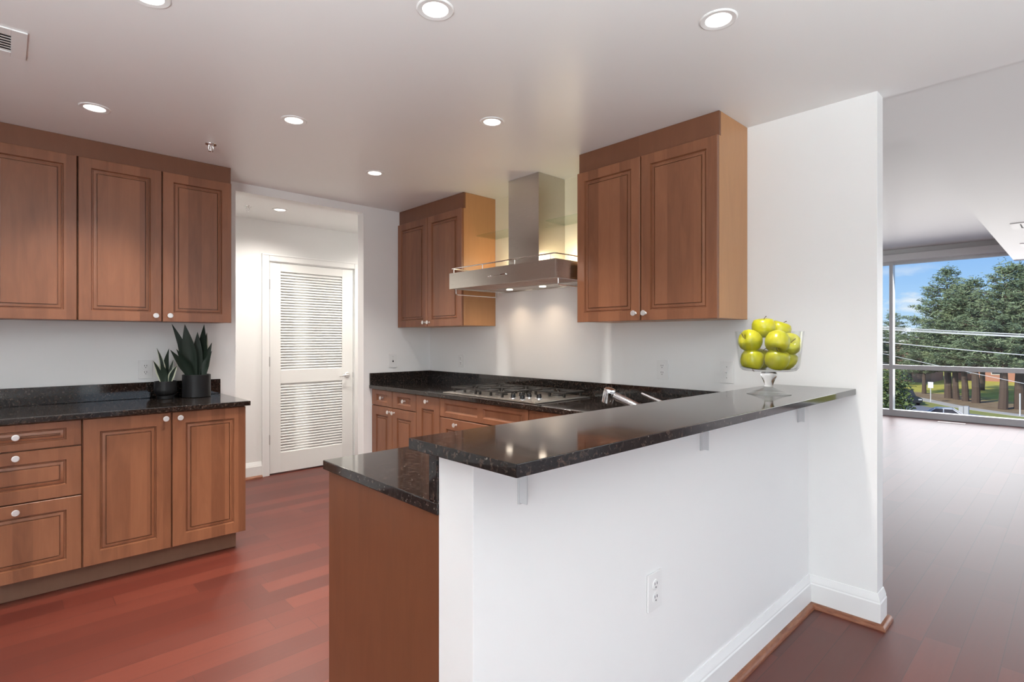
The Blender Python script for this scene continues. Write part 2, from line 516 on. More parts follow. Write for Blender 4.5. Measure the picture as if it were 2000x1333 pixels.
# far window wall
struct('wall_far', (11.0, 11.15, -5.1, 5.6, 2.62, 2.825), M['wall'])
mb = MB(); mb.box(11.0, 11.15, 4.05, 5.6, 0, 2.62); mb.box(11.0, 11.15, -5.1, -4.85, 0, 2.62)
mb.build('wall_far_side', M['wall'], kind='structure')
mb = MB(); mb.box(10.90, 11.0, .70, 4.18, 2.625, 2.735, .004); mb.build('trim_1', M['white'], kind='structure')
win = bpy.data.objects.new('window_1', None); COL.objects.link(win); win['kind'] = 'structure'; win.location = (11.0, 0, 0)
mb = MB()
mb.box(10.985, 11.13, -4.85, 4.05, .0, .105, .004)
mb.build('window_sill', M['alu'], win)
mb = MB(); mb.box(11.0, 11.12, -4.85, 4.05, 2.575, 2.62, .003); mb.build('window_head', M['alu'], win)
ys = [4.02, 2.2285, .42, -1.39, -3.2, -4.82]
for y in ys:
    MB().box(10.99, 11.15, y - .026, y + .026, .1, 2.6, .003).build('window_mullion', M['alu'], win)
for a, b2 in zip(ys, ys[1:]):
    MB().box(11.0, 11.11, b2 + .024, a - .024, .795, .868, .003).build('window_transom', M['alu'], win)
    MB().box(11.08, 11.09, b2 + .02, a - .02, .09, .80).build('window_pane', M['pane'], win)
    MB().box(11.08, 11.09, b2 + .02, a - .02, .86, 2.58).build('window_pane', M['pane'], win)

# window wall behind the camera's right
mb = MB()
mb.box(-3.1, 1.0, -5.1, -5.0, 0, 2.6); mb.box(8.9, 11.15, -5.1, -5.0, 0, 2.6); mb.box(1.0, 8.9, -5.1, -5.0, 2.35, 2.6)
mb.build('wall_front', M['wall'], kind='structure')
win2 = bpy.data.objects.new('window_2', None); COL.objects.link(win2); win2['kind'] = 'structure'; win2.location = (5, -5, 0)
mb = MB()
mb.box(1.0, 8.9, -5.08, -4.98, 0, .1, .004); mb.box(1.0, 8.9, -5.08, -4.98, 2.30, 2.35, .004)
for i in range(6):
    x = 1.03 + i * 1.568
    mb.box(x - .027, x + .027, -5.09, -4.97, .08, 2.32, .003)
mb.build('window_frame', M['alu'], win2)
MB().box(1.0, 8.9, -5.05, -5.04, .09, 2.31).build('window_pane', M['pane'], win2)

win_added = bpy.data.objects.new('added_window', None); COL.objects.link(win_added); win_added['kind'] = 'structure'; win_added.location = (-3, -2.4, .25)  # unseen window, added to let in light from behind the camera
mb = MB()
mb.box(-3.08, -2.98, -4.3, -.5, .25, .31, .004); mb.box(-3.08, -2.98, -4.3, -.5, 2.29, 2.35, .004)
for y in (-4.27, -3.03, -1.77, -.53): mb.box(-3.08, -2.98, y - .027, y + .027, .30, 2.30, .003)
mb.build('window_frame', M['alu'], win_added)
MB().box(-3.05, -3.04, -4.3, -.5, .30, 2.31).build('window_pane', M['pane'], win_added)

# baseboards and the wooden shoe moulding
def base_prof(t=.016, h=.150):
    return [(0, 0), (t, 0), (t, h - .042), (t - .003, h - .036), (t - .003, h - .028), (t - .009, h - .010), (t - .012, h), (0, h)]
def run_profile(mb, prof, path, up=0.0):
    """sweep prof (outward, z) along an xy path with mitred corners; outward = right-hand side of travel"""
    t = bmesh.new()
    n = len(path)
    rings = []
    for i, p in enumerate(path):
        p = Vector((*p, 0))
        def nrm(a, b):
            d = (Vector((*b, 0)) - Vector((*a, 0))).normalized()
            return Vector((d.y, -d.x, 0))
        if i == 0: o = nrm(path[0], path[1])
        elif i == n - 1: o = nrm(path[-2], path[-1])
        else:
            a = nrm(path[i - 1], path[i]); b = nrm(path[i], path[i + 1])
            o = (a + b); o = o / o.length_squared * 2
        rings.append([t.verts.new(p + o * q[0] + Vector((0, 0, q[1] + up))) for q in prof])
    for a, b in zip(rings, rings[1:]):
        for k in range(len(prof)):
            k2 = (k + 1) % len(prof)
            t.faces.new((a[k], a[k2], b[k2], b[k]))
    t.faces.new(rings[0]); t.faces.new(rings[-1][::-1])
    bmesh.ops.recalc_face_normals(t, faces=t.faces[:])
    mb._add(t)
qr = [(0, 0)] + [(.0225 * math.cos(a), .0225 * math.sin(a)) for a in [k * math.pi / 16 for k in range(9)]]
# bar wall -> column -> wall end (outward is to the right when walking +x along the bar, then -y)
barpath = [(.755, .925), (XH, .925), (XH, .638), (2.99, .638)]
mb = MB(); run_profile(mb, base_prof(), barpath); mb.build('baseboard_bar', M['white'], kind='structure', angle=20)
barshoe = [(.755, .909), (XH - .016, .909), (XH - .016, .622), (3.006, .622)]
mb = MB(); run_profile(mb, qr, barshoe); mb.build('trim_2', M['shoe'], kind='structure')
mb = MB(); run_profile(mb, base_prof(), [(-1.4, 5.337), (1.775, 5.337)]); mb.build('baseboard_hall', M['white'], kind='structure', angle=20)
mb = MB(); run_profile(mb, qr, [(-1.4, 5.321), (1.772, 5.321)]); mb.build('trim_3', M['shoe'], kind='structure')
mb = MB(); run_profile(mb, base_prof(), [(2.99, 4.18), (10.98, 4.18)]); mb.build('baseboard_living', M['white'], kind='structure', angle=20)

# ------------------------------------------------------------------ louvred door
door = bpy.data.objects.new('door_1', None); COL.objects.link(door); door['kind'] = 'structure'; door.location = (1.848, 5.337, 0)
door['label'] = 'white louvred closet door with a lever handle at the end of the hall'
x0, x1, yf, yb = 1.850, 2.705, 5.340, 5.375
lx0, lx1 = 1.952, 2.583
mb = MB()
mb.box(x0, lx0, yf, yb, .014, 2.043, .002); mb.box(lx1, x1, yf, yb, .014, 2.043, .002)
for a, b2 in ((.014, .205), (.875, 1.005), (1.965, 2.043)): mb.box(lx0, lx1, yf, yb, a, b2, .0015)
mb.build('door_leaf', M['door'], door)
for a, b2 in ((.205, .875), (1.005, 1.965)):
    mb = MB(); n = int((b2 - a) / .0265); st = (b2 - a) / n
    for k in range(n):
        z = a + (k + .5) * st
        mb.prism([(yf + .003, z - .0185), (yf + .009, z - .0185), (yb - .004, z + .012), (yb - .006, z + .0165), (yf + .003, z - .0125)], 'x', lx0 - .004, lx1 + .004)
    mb.build('louver_panel', M['door'], door)
for z in (.342, 1.092, 1.836): MB().box(1.838, 1.850, 5.329, 5.340, z - .047, z + .047, .003).build('hinge', M['hinge'], door)
mb = MB()
mb.lathe([(0, 0), (.030, 0), (.030, .006), (.026, .010), (.011, .012), (.011, .045), (.0, .047)], (2.640, yf, .928), 24, mtx=Matrix.Rotation(R(90), 4, 'X'))
mb.tube([(2.640, yf - .042, .928), (2.615, yf - .048, .930), (2.575, yf - .047, .926), (2.535, yf - .044, .920)], [.010, .010, .0085, .006], 12)
mb.build('door_handle', M['steelknob'], door)
MB().box(2.7045, 2.7075, yf - .001, yf + .012, .90, .955).build('latch_plate', M['slot'], door)
# casing
mb = MB()
cp = [(0, 0), (.014, 0), (.016, .006), (.018, .020), (.018, .052), (.013, .058), (.013, .066), (0, .070)]
def casing(x_in0, x_in1, ztop, yw):
    w = .066
    for (a, b2) in ((x_in0 - w, x_in0), (x_in1, x_in1 + w)): mb.box(a, b2, yw - .017, yw, 0, ztop + w, .004)
    mb.box(x_in0, x_in1, yw - .017, yw, ztop, ztop + w, .004)
    mb.box(x_in0 - w, x_in1 + w, yw - .022, yw - .016, ztop + w - .014, ztop + w, .002)
    mb.box(x_in0 - w, x_in0 - w + .012, yw - .022, yw - .016, 0, ztop + w - .014, .002)
    mb.box(x_in1 + w - .012, x_in1 + w, yw - .022, yw - .016, 0, ztop + w - .014, .002)
casing(1.838, 2.717, 2.056, 5.337)
mb.build('trim_4', M['white'], kind='structure')
mb = MB()
mb.box(1.8422, 1.8465, 5.337, 5.42, 0, 2.05); mb.box(2.7085, 2.7128, 5.337, 5.42, 0, 2.05); mb.box(1.8422, 2.7128, 5.337, 5.42, 2.0455, 2.0518)
mb.build('trim_5', M['white'], kind='structure')

# ------------------------------------------------------------------ cabinets
RAISED = [(.0015, -.0060), (.0040, -.0120), (.0085, -.0120), (.0110, -.0070), (.0235, -.0040), (.0240, -.0105), (.0280, -.0105), (.0290, -.0012)]
FLAT = [(.002, -.004), (.012, -.0105)]
def face_y(x0, y0, z0): return lambda u, v, n: Vector((x0 + u, y0 - n, z0 + v))      # looks toward -y
def face_x(x0, y0, z0): return lambda u, v, n: Vector((x0 - n, y0 + u, z0 + v))      # looks toward -x
def face_py(x0, y0, z0): return lambda u, v, n: Vector((x0 + u, y0 + n, z0 + v))     # looks toward +y
KNOB = [(0, 0), (.008, 0), (.0085, .002), (.0045, .005), (.0045, .017), (.0145, .0215), (.0155, .024), (.0148, .0268), (.0115, .0275), (.0112, .0268), (0, .0268)]
ROT = {'-y': Matrix.Rotation(R(90), 4, 'X'), '-x': Matrix.Rotation(R(-90), 4, 'Y'), '+y': Matrix.Rotation(R(-90), 4, 'X')}
def knob(at, d, parent, s=1.0):
    mb = MB(); mb.lathe([(r * s, z * s) for r, z in KNOB], at, 24, mtx=ROT[d])
    return mb.build('knob', M['steelknob'], parent, label='satin silver disc knob')
def front(name, root, d, a0, a1, plane, z0, z1, frame=.056, prof=RAISED, T=.020, kn=None, holes=None, frame_v=None):
    W_, H_ = a1 - a0, z1 - z0
    fv = frame_v or frame
    hs = holes or [(frame, W_ - frame, fv, H_ - fv)]
    fn = {'-y': face_y(a0, plane, z0), '-x': face_x(plane, a0, z0), '+y': face_py(a0, plane, z0)}[d]
    mb = MB(); mb.panel(W_, H_, T, hs, prof, fn)
    o = mb.build(name, M['cherry'], root, angle=25)
    for (ka, kz, dep) in (kn or []):
        at = {'-y': (ka, plane + dep, kz), '-x': (plane + dep, ka, kz), '+y': (ka, plane - dep, kz)}[d]
        knob(at, d, o)
    return o

# --- left wall cabinets (face toward -y at y = 3.842)
YU = 3.842
def wall_cab_left(x0, x1, label, doors):
    r = thing('wall_cabinet', label, 'cabinet', ((x0 + x1) / 2, YP, 1.417), 'cherry wall cabinets')
    box('body', (x0 + .001, x1 - .001, YU + .0212, YP - .002, 1.418, 2.332), M['cherry'], r, .001)
    for (a, b2, ks) in doors: front('door', r, '-y', a, b2, YU, 1.4155, 2.332, kn=[(k, z, 0) for k, z in ks])
    return r
wall_cab_left(.297, 1.087, 'cherry two-door wall cabinet above the two potted plants', [(.3005, .6955, [(.663, 1.450)]), (.7025, 1.0865, [(.737, 1.452)])])
wall_cab_left(-.505, .2965, 'cherry wall cabinet cut by the left edge, its visible door without a knob', [(-.500, -.106, []), (-.100, .293, [(-.066, 1.45)])])
o = box('filler_board', (-.505, 1.087, YU + .0155, YP - .002, 2.334, ZC - .001), M['cherryfill'], None, .001)
tag(o, 'dark cherry filler board between the left wall cabinets and the ceiling', 'board')

# --- left base cabinets (door face y = 3.575)
YB = 3.575
r = thing('drawer_cabinet', 'cherry base cabinet with three stacked drawers left of the two-door one', 'cabinet', (.04, YP, 0), 'cherry base cabinets')
box('body', (-.22, .2935, YB + .0212, YP - .002, .112, .8935), M['cherry'], r, .001)
for z0, z1, kz, fv in ((.760, .8885, .828, .034), (.5025, .754, .726, .062), (.116, .4965, .463, .062)):
    front('drawer', r, '-y', -.214, .2915, YB, z0, z1, frame=.060, frame_v=fv, kn=[(.039, kz, 0 if z0 < .7 else .001)])
r = thing('base_cabinet', 'cherry two-door base cabinet under the potted plants', 'cabinet', (.70, YP, 0), 'cherry base cabinets')
box('body', (.295, 1.0935, YB + .0212, YP - .002, .112, .8935), M['cherry'], r, .001)
front('door', r, '-y', .2985, .6935, YB, .116, .8885, kn=[(.665, .857, 0)], frame=.070)
front('door', r, '-y', .7005, 1.093, YB, .116, .8885, kn=[(.736, .856, 0)], frame=.066)
mb = MB(); mb.box(-.22, 1.062, 3.662, 3.682, .001, .110, .001); mb.box(1.045, 1.062, 3.683, YP - .018, .001, .110, .001)
tag(mb.build('toe_kick_board', M['toe']), 'brown toe kick board on the floor under the left base cabinets', 'board')
# counter
r = thing('countertop', 'dark granite countertop carrying the two potted plants', 'countertop', (.4, 3.87, .895))
box('slab', (-.22, 1.115, 3.548, YP - .001, .8955, .925), M['granite'], r, .004)
box('backsplash', (-.22, 1.118 - .012, YP - .021, YP - .001, .9255, 1.029), M['granite'], r, .002)

# --- hood wall cabinets (face toward -x at x = 2.542)
XU = 2.542
def wall_cab_hood(y0, y1, label, doors, yend):
    r = thing('wall_cabinet', label, 'cabinet', (XH, (y0 + y1) / 2, 1.414), 'cherry wall cabinets')
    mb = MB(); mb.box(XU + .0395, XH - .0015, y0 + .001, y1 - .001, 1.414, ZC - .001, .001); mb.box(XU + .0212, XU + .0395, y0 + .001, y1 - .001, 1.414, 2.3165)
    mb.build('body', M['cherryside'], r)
    box('top_panel', (XU + .0205, XU + .0393, y0 + .001, y1 - .001, 2.3175, ZC - .001), M['cherryfill'], r, .001)
    for (a, b2, ks) in doors: front('door', r, '-x', a, b2, XU, 1.411, 2.316, kn=[(k, z, 0) for k, z in ks])
    return r
wall_cab_hood(3.2532, 4.178, 'cherry two-door wall cabinet left of the steel hood', [(3.256, 3.7105, [(3.683, 1.446)]), (3.7165, 4.170, [(3.749, 1.446)])], 0)
wall_cab_hood(1.2249, 2.1145, 'cherry two-door wall cabinet right of the steel hood, largest in view', [(1.2265, 1.660, [(1.633, 1.451)]), (1.6685, 2.113, [(1.697, 1.452)])], 0)

# --- hood wall base cabinets (face toward -x at x = 2.285)
XB = 2.285
ZT = .9174
def base_hood(y0, y1, label):
    r = thing('base_cabinet', label, 'cabinet', (XH, (y0 + y1) / 2, 0), 'cherry base cabinets')
    box('body', (XB + .0212, XH - .002, y0 + .0006, y1 - .0006, .112, .8865), M['cherry'], r, .001)
    box('toe_kick', (XB + .075, XB + .09, y0 + .0006, y1 - .0006, .001, .111), M['toe'], r)
    return r
r = base_hood(3.486, 4.178, 'narrow cherry base cabinet with two small drawers over two doors in the corner')
for a, b2 in ((3.489, 3.832), (3.838, 4.165)):
    front('drawer', r, '-x', a, b2, XB, .752, .883, frame=.075, frame_v=.034, prof=FLAT, kn=[((a + b2) / 2, .817, .0100)])
front('door', r, '-x', 3.489, 3.832, XB, .116, .745, frame=.070, kn=[(3.803, .712, 0)])
front('door', r, '-x', 3.838, 4.165, XB, .116, .745, frame=.070, kn=[(3.872, .712, 0)])
r = base_hood(3.181, 3.485, 'slim pull-out cherry base cabinet left of the wide drawers')
front('door', r, '-x', 3.184, 3.482, XB, .116, .883, frame=.070, frame_v=.095, kn=[(3.333, .845, 0)])
r = base_hood(2.277, 3.180, 'wide cherry drawer cabinet under the gas cooktop')
front('drawer', r, '-x', 2.280, 3.177, XB, .752, .883, prof=FLAT, holes=[(.055, .420, .034, .131 - .034), (.477, .842, .034, .131 - .034)])
for z0, z1 in ((.440, .745), (.116, .434)):
    front('drawer', r, '-x', 2.280, 3.177, XB, z0, z1, frame=.075, frame_v=.075, kn=[(2.985, z1 - .035, 0), (2.470, z1 - .035, 0)])
r = base_hood(1.680, 2.276, 'cherry corner base cabinet right of the wide drawers, half hidden by the bar')
front('door', r, '-x', 1.690, 2.273, XB, .116, .883, frame=.080)

# --- peninsula base
r = thing('peninsula_cabinet', 'cherry peninsula base with a plain end panel beside the white bar wall', 'cabinet', (.76, 1.36, 0))
box('end_panel', (.757, .776, 1.0565, 1.6575, .001, .8865), M['endpanel'], r, .001, label='plain dark cherry end panel')
box('body', (.7765, XB + .01, 1.0565, 1.630, .112, .8865), M['cherry'], r)
box('toe_kick', (.7765, XB + .01, 1.54, 1.558, .001, .111), M['toe'], r)
for k in range(3):
    a = .782 + k * .5
    front('door', r, '+y', a, a + .494, 1.6575, .116, .883, kn=[(a + .46, .85, 0)], T=.020)

# --- hood wall counter and lower peninsula counter
r = thing('countertop', 'L-shaped dark granite countertop running from the cooktop wall to the peninsula end', 'countertop', (2.0, 1.5, .887))
mb = MB()
mb.prism([(.750, 1.0565), (XH - .001, 1.0565), (XH - .001, YP - .001), (2.265, YP - .001), (2.265, 1.688), (.750, 1.688)], 'z', .8875, ZT, .003)
mb.build('slab', M['granite'], r)
box('backsplash', (XH - .021, XH - .001, 1.0935, YP - .022, ZT + .0005, 1.0175), M['granite'], r, .002)
box('backsplash', (2.268, XH - .001, YP - .021, YP - .001, ZT + .0005, 1.0175), M['granite'], r, .002)
box('backsplash', (.7505, XH - .022, 1.0565, 1.0905, ZT + .0005, 1.0485), M['granite'], r, .002)

# --- bar top
o = box('bar_top', (.6935, XH - .001, .722, 1.0905, 1.0495, 1.0764), M['granite'], None, .002)
tag(o, 'raised dark granite bar top carrying the glass bowl of apples', 'bar top')
def bracket(x, label):
    r = thing('shelf_bracket', label, 'bracket', (x, .925, .95), 'white bar top brackets')
    box('wall_leg', (x - .0145, x + .0145, .9175, .9245, .915, 1.0485), M['bracket'], r, .001)
    mb = MB(); mb.box(x - .0145, x + .0145, .742, .917, 1.0425, 1.0488, .001)
    mb.build('arm', M['bracket'], r)
    mb = MB(); mb.box(x - .0145, x - .0105, .893, .9172, .920, 1.0422, .001); mb.build('web', M['bracket'], r)
    for z in (.945, 1.00):
        mb = MB(); mb.lathe([(0, 0), (.0055, 0), (.005, .0018), (0, .0022)], (x + .004, .9175, z), 14, mtx=ROT['-y']); mb.build('screw', M['hinge'], r)
bracket(.905, 'white steel bracket under the bar top corner nearest the wood end panel')
bracket(1.80, 'white steel bracket at the middle of the bar wall')
bracket(2.745, 'white steel bracket below the apple bowl at the far end of the bar')

# ------------------------------------------------------------------ range hood
r = thing('range_hood', 'stainless steel range hood with chimney between the two hood-wall cabinets', 'range hood', (XH, 2.664, 1.675))
hx, y0, y1, z0, z1 = 2.375, 2.1415, 3.1865, 1.675, 1.790
mb = MB()
mb.box(hx, hx + .012, y0, y1, z0, z1, .0015)
mb.box(hx + .012, XH - .002, y0, y0 + .012, z0, z1, .0015); mb.box(hx + .012, XH - .002, y1 - .012, y1, z0, z1, .0015)
mb.box(hx + .012, XH - .002, y0 + .012, y1 - .012, z1 - .012, z1, .001)
mb.box(XH - .014, XH - .002, y0 + .012, y1 - .012, z0, z1 - .012)
mb.build('canopy', M['steel'], r)
box('chimney', (2.622, XH - .002, 2.514, 2.814, z1 + .0005, ZC - .001), M['steel'], r, .002)
mb = MB(); mb.box(2.700, XH - .015, y0 + .013, y1 - .013, z0 + .006, z0 + .016, .001); mb.build('light_strip', M['steel'], r)
w = (y1 - y0 - .03) / 3
for k in range(3):
    a = y0 + .015 + k * w
    mb = MB(); mb.box(hx + .014, 2.698, a + .006, a + w - .006, z0 + .012, z0 + .020, .001)
    for q in range(9): mb.box(hx + .03, 2.685, a + .02 + q * (w - .04) / 9, a + .028 + q * (w - .04) / 9, z0 + .009, z0 + .0125)
    mb.build('grease_filter', M['filter'], r)
for yy in (2.955, 2.613, 2.30):
    if yy < 2.4: continue
    mb = MB(); mb.lathe([(0, 0), (.024, 0), (.024, -.003), (.020, -.004), (0, -.004)], (2.765, yy, z0 + .006), 20)
    mb.build('lamp_lens', M['bulb'], r)
# gallery rail
zr = z1 + .034
mb = MB()
rail = [(XH - .004, y0 + .012, zr), (hx + .03, y0 + .012, zr), (hx + .016, y0 + .016, zr), (hx + .012, y0 + .03, zr), (hx + .012, y1 - .03, zr), (hx + .016, y1 - .016, zr), (hx + .03, y1 - .012, zr), (XH - .004, y1 - .012, zr)]
mb.tube(rail, .0042, 10)
for (x, y) in ((hx + .012, y0 + .05), (hx + .012, y1 - .04), (hx + .012, 2.664 + .16), (hx + .012, 2.664 - .16), (2.62, y0 + .012), (2.62, y1 - .012)): mb.tube([(x, y, z1 - .001), (x, y, zr)], .003, 8)
mb.build('gallery_rail', M['chrome'], r)
for y in (y0 + .012, y1 - .03):
    mb = MB(); zt = z0 - .040
    mb.tube([(hx + .04, y, z0 + .002), (hx + .04, y, zt + .012), (hx + .044, y, zt + .003), (hx + .054, y, zt), (2.80, y, zt), (2.812, y, zt + .003), (2.816, y, zt + .012), (2.816, y, z0 + .008)], .0042, 10)
    mb.build('towel_bar', M['chrome'], r)
mb = MB()
for y in (2.745, 2.722):
    mb.lathe([(0, 0), (.0055, 0), (.0055, .006), (.004, .008), (0, .008)], (hx, y, 1.731), 14, mtx=ROT['-x'])
mb.box(hx - .003, hx, 2.574, 2.712, 1.7315, 1.7335); mb.box(hx - .008, hx, 2.572, 2.626, 1.729, 1.738, .002)
mb.build('control_strip', M['chrome'], r)
for yy in (2.955, 2.613):
    lamp('hood_lamp', 'SPOT', (2.765 - XH, yy - 2.664, z0 - .001 - 1.675), (0, R(14), 0), 7, (1, .76, .54), r, spot_size=R(140), spot_blend=1.0, shadow_soft_size=.03)
for yy in (2.98, 2.38):
    lamp('hood_shelf_lamp', 'POINT', (2.80 - XH, yy - 2.664, 1.86 - 1.675), (0, 0, 0), 1.7, (1, .84, .60), r, shadow_soft_size=.05)
for (a, b2, lab) in ((2.817, 3.2505, 'clear glass shelf between the hood chimney and the farther wall cabinet'), (2.117, 2.511, 'clear glass shelf between the hood chimney and the nearer wall cabinet')):
    o = box('glass_shelf', (XH - .205, XH - .002, a, b2, 2.112, 2.120), M['shelfglass'], None, .001)
    tag(o, lab, 'shelf', 'glass shelves beside the hood')

# ------------------------------------------------------------------ gas cooktop
r = thing('gas_cooktop', 'stainless gas cooktop with black grates set on the granite counter', 'cooktop', (2.58, 2.715, ZT))
mb = MB(); mb.box(2.312, 2.842, 2.250, 3.180, ZT + .0005, ZT + .008, .003); mb.box(2.330, 2.826, 2.268, 3.162, ZT + .006, ZT + .011, .002)
mb.build('tray', M['steel'], r)
zb = ZT + .011
def grate(xa, xb, ya, yb2, cells):
    mb = MB(); zt = ZT + .046
    for y in (ya, yb2): mb.box(xa, xb, y - .005, y + .005, zt - .010, zt, .002)
    for x in (xa, xb): mb.box(x - .005, x + .005, ya, yb2, zt - .010, zt, .002)
    for (cx, cy) in cells:
        for k in range(4):
            a = k * math.pi / 2 + math.pi / 4
            ex = xb if math.cos(a) > 0 else xa; ey = yb2 if math.sin(a) > 0 else ya
            mb.tube([(cx + .03 * math.cos(a), cy + .03 * math.sin(a), zt - .004), (cx + .11 * math.cos(a), cy + .11 * math.sin(a), zt - .005)], .0045, 6)
        mb.box(xa, cx - .03, cy - .004, cy + .004, zt - .010, zt, .001); mb.box(cx + .03, xb, cy - .004, cy + .004, zt - .010, zt, .001)
        mb.box(cx - .004, cx + .004, ya, cy - .03, zt - .010, zt, .001); mb.box(cx - .004, cx + .004, cy + .03, yb2, zt - .010, zt, .001)
    for x in (xa + .012, xb - .012):
        for y in (ya + .02, (ya + yb2) / 2, yb2 - .02): mb.box(x - .007, x + .007, y - .007, y + .007, zb, zt - .008, .002)
    mb.build('grate', M['iron'], r)
grate(2.365, 2.590, 2.865, 3.145, [(2.475, 3.005)]); grate(2.598, 2.820, 2.865, 3.145, [(2.71, 3.005)])
grate(2.365, 2.590, 2.590, 2.857, [(2.475, 2.725)]); grate(2.598, 2.820, 2.590, 2.857, [(2.71, 2.725)])
grate(2.630, 2.820, 2.285, 2.582, [(2.725, 2.435)])
for (x, y) in ((2.475, 3.005), (2.71, 3.005), (2.475, 2.725), (2.71, 2.725), (2.725, 2.435)):
    mb = MB(); mb.lathe([(0, .020), (.026, .020), (.030, .016), (.030, .011), (.040, .009), (.044, .004), (.044, 0), (0, 0)], (x, y, zb), 24); mb.build('burner', M['iron'], r)
for (x, y) in ((2.375, 2.505), (2.360, 2.405), (2.470, 2.525), (2.468, 2.452), (2.470, 2.365)):
    mb = MB(); mb.lathe([(0, 0), (.024, 0), (.024, .006), (.019, .008), (0, .008)], (x, y, zb), 20); k1 = mb.build('control_knob', M['chrome'], r)
    mb = MB(); mb.lathe([(0, .0085), (.0165, .0085), (.015, .028), (.012, .030), (0, .030)], (x, y, zb), 20); mb.box(x - .004, x + .004, y - .015, y + .015, zb + .028, zb + .034, .001); mb.build('grip', M['black'], k1)

# ------------------------------------------------------------------ faucet
r = thing('kitchen_faucet', 'chrome pull-out kitchen faucet rising behind the bar top', 'faucet', (1.85, 1.15, ZT))
A, B, C2 = Vector((1.85, 1.150, 1.000)), Vector((1.85, 1.235, 1.040)), Vector((1.85, 1.352, 1.078))
mb = MB(); mb.lathe([(0, 0), (.028, 0), (.028, .008), (.022, .012), (.021, .085), (.024, .092), (.022, .100), (0, .104)], (1.85, 1.145, ZT), 24)
mb.build('base', M['chrome'], r)
d = (C2 - B).normalized()
mb = MB(); mb.tube([A, B, C2 - d * .02], .0165, 18); mb.build('spout', M['chrome'], r)
q = Vector((0, 1, 0)).rotation_difference(Vector((0, .93, .28)))
mm = Vector((0, 0, 1)).rotation_difference(Vector((0, -.26, .97))).to_matrix().to_4x4()
mb = MB(); mb.lathe([(0, -.036), (.020, -.036), (.024, -.032), (.0255, -.005), (.0245, .014), (.0225, .016), (.0225, .018), (.0245, .020), (.022, .027), (.010, .031), (0, .032)], (1.85, 1.366, 1.074), 26, mtx=mm)
mb.build('spray_head', M['chrome'], r)
# separate lever
mb = MB(); mb.lathe([(0, 0), (.024, 0), (.024, .006), (.018, .010), (.017, .085), (.015, .095), (0, .098)], (2.06, 1.145, ZT), 22)
mb.build('valve_body', M['chrome'], r)
mb = MB(); mb.tube([(2.06, 1.15, 1.008), (2.056, 1.20, 1.026), (2.046, 1.28, 1.052), (2.038, 1.328, 1.070)], [.010, .009, .0075, .0055], 12)
mb.build('lever', M['chrome'], r)

# ------------------------------------------------------------------ outlets, switch
def outlet(kind, c, d, label, group='white wall outlets', w=.078, h=.118):
    """c = centre on the wall surface; d = facing"""
    fn = {'-y': face_y(c[0], c[1], c[2]), '-x': face_x(c[0], c[1], c[2])}[d]
    r = thing({'duplex': 'wall_outlet', 'jack': 'phone_jack', 'switch': 'light_switch'}[kind], label, {'duplex': 'outlet', 'jack': 'wall jack', 'switch': 'switch'}[kind], c, group if kind == 'duplex' else None)
    def bx(u0, u1, v0, v1, n0, n1, name, m, bev, par):
        p, q = fn(u0, v0, n0), fn(u1, v1, n1)
        return MB().box(min(p.x, q.x), max(p.x, q.x), min(p.y, q.y), max(p.y, q.y), min(p.z, q.z), max(p.z, q.z), bev).build(name, m, par)
    bx(-w / 2, w / 2, -h / 2, h / 2, .0005, .0065, 'plate', M['plastic'], .002, r)
    if kind == 'duplex':
        for v in (-.0205, .0205):
            mb = MB(); mb.lathe([(0, 0), (.0165, 0), (.0165, .0015), (.015, .0025), (0, .0025)], fn(0, v, .0065), 20, mtx=ROT[d]); rc = mb.build('receptacle', M['plastic'], r)
            for u in (-.0062, .0062): bx(u - .0013, u + .0013, v + .0, v + .0085, .0086, .0093, 'slot', M['slot'], 0, rc)
            mb = MB(); mb.lathe([(0, 0), (.0025, 0), (.0025, .0006), (0, .0006)], fn(0, v - .0075, .0088), 12, mtx=ROT[d]); mb.build('slot', M['slot'], rc)
    elif kind == 'jack':
        bx(-.0065, .0065, -.012, .003, .006, .0072, 'socket', M['slot'], 0, r)
        for v in (.035, .012): 
            mb = MB(); mb.lathe([(0, 0), (.003, 0), (.003, .0008), (0, .0008)], fn(0, v, .0065), 12, mtx=ROT[d]); mb.build('screw', M['hinge'], r)
    else:
        bx(-.005, .005, -.012, .012, .006, .0075, 'slot', M['plastic'], 0, r)
        mb = MB(); mb.tube([fn(0, -.002, .006), fn(0, .006, .020)], [.005, .0038], 10); mb.build('toggle', M['plastic'], r)
        for v in (.03, -.03):
            mb = MB(); mb.lathe([(0, 0), (.003, 0), (.003, .0008), (0, .0008)], fn(0, v, .0065), 12, mtx=ROT[d]); mb.build('screw', M['hinge'], r)
outlet('duplex', (.667, YP, 1.111), '-y', 'white duplex outlet on the wall behind the small potted plant')
outlet('jack', (2.496, YP, 1.117), '-y', 'white wall plate with one dark square jack on the short wall')
outlet('duplex', (XH, 3.703, 1.120), '-x', 'white duplex outlet above the backsplash below the cabinet left of the hood')
outlet('duplex', (XH, 1.735, 1.125), '-x', 'white duplex outlet under the large wall cabinet, behind the faucet')
outlet('switch', (XH, 1.337, 1.126), '-x', 'white toggle switch plate left of the apple bowl')
outlet('duplex', (1.486, .925, .518), '-y', 'white duplex outlet low on the white bar wall')

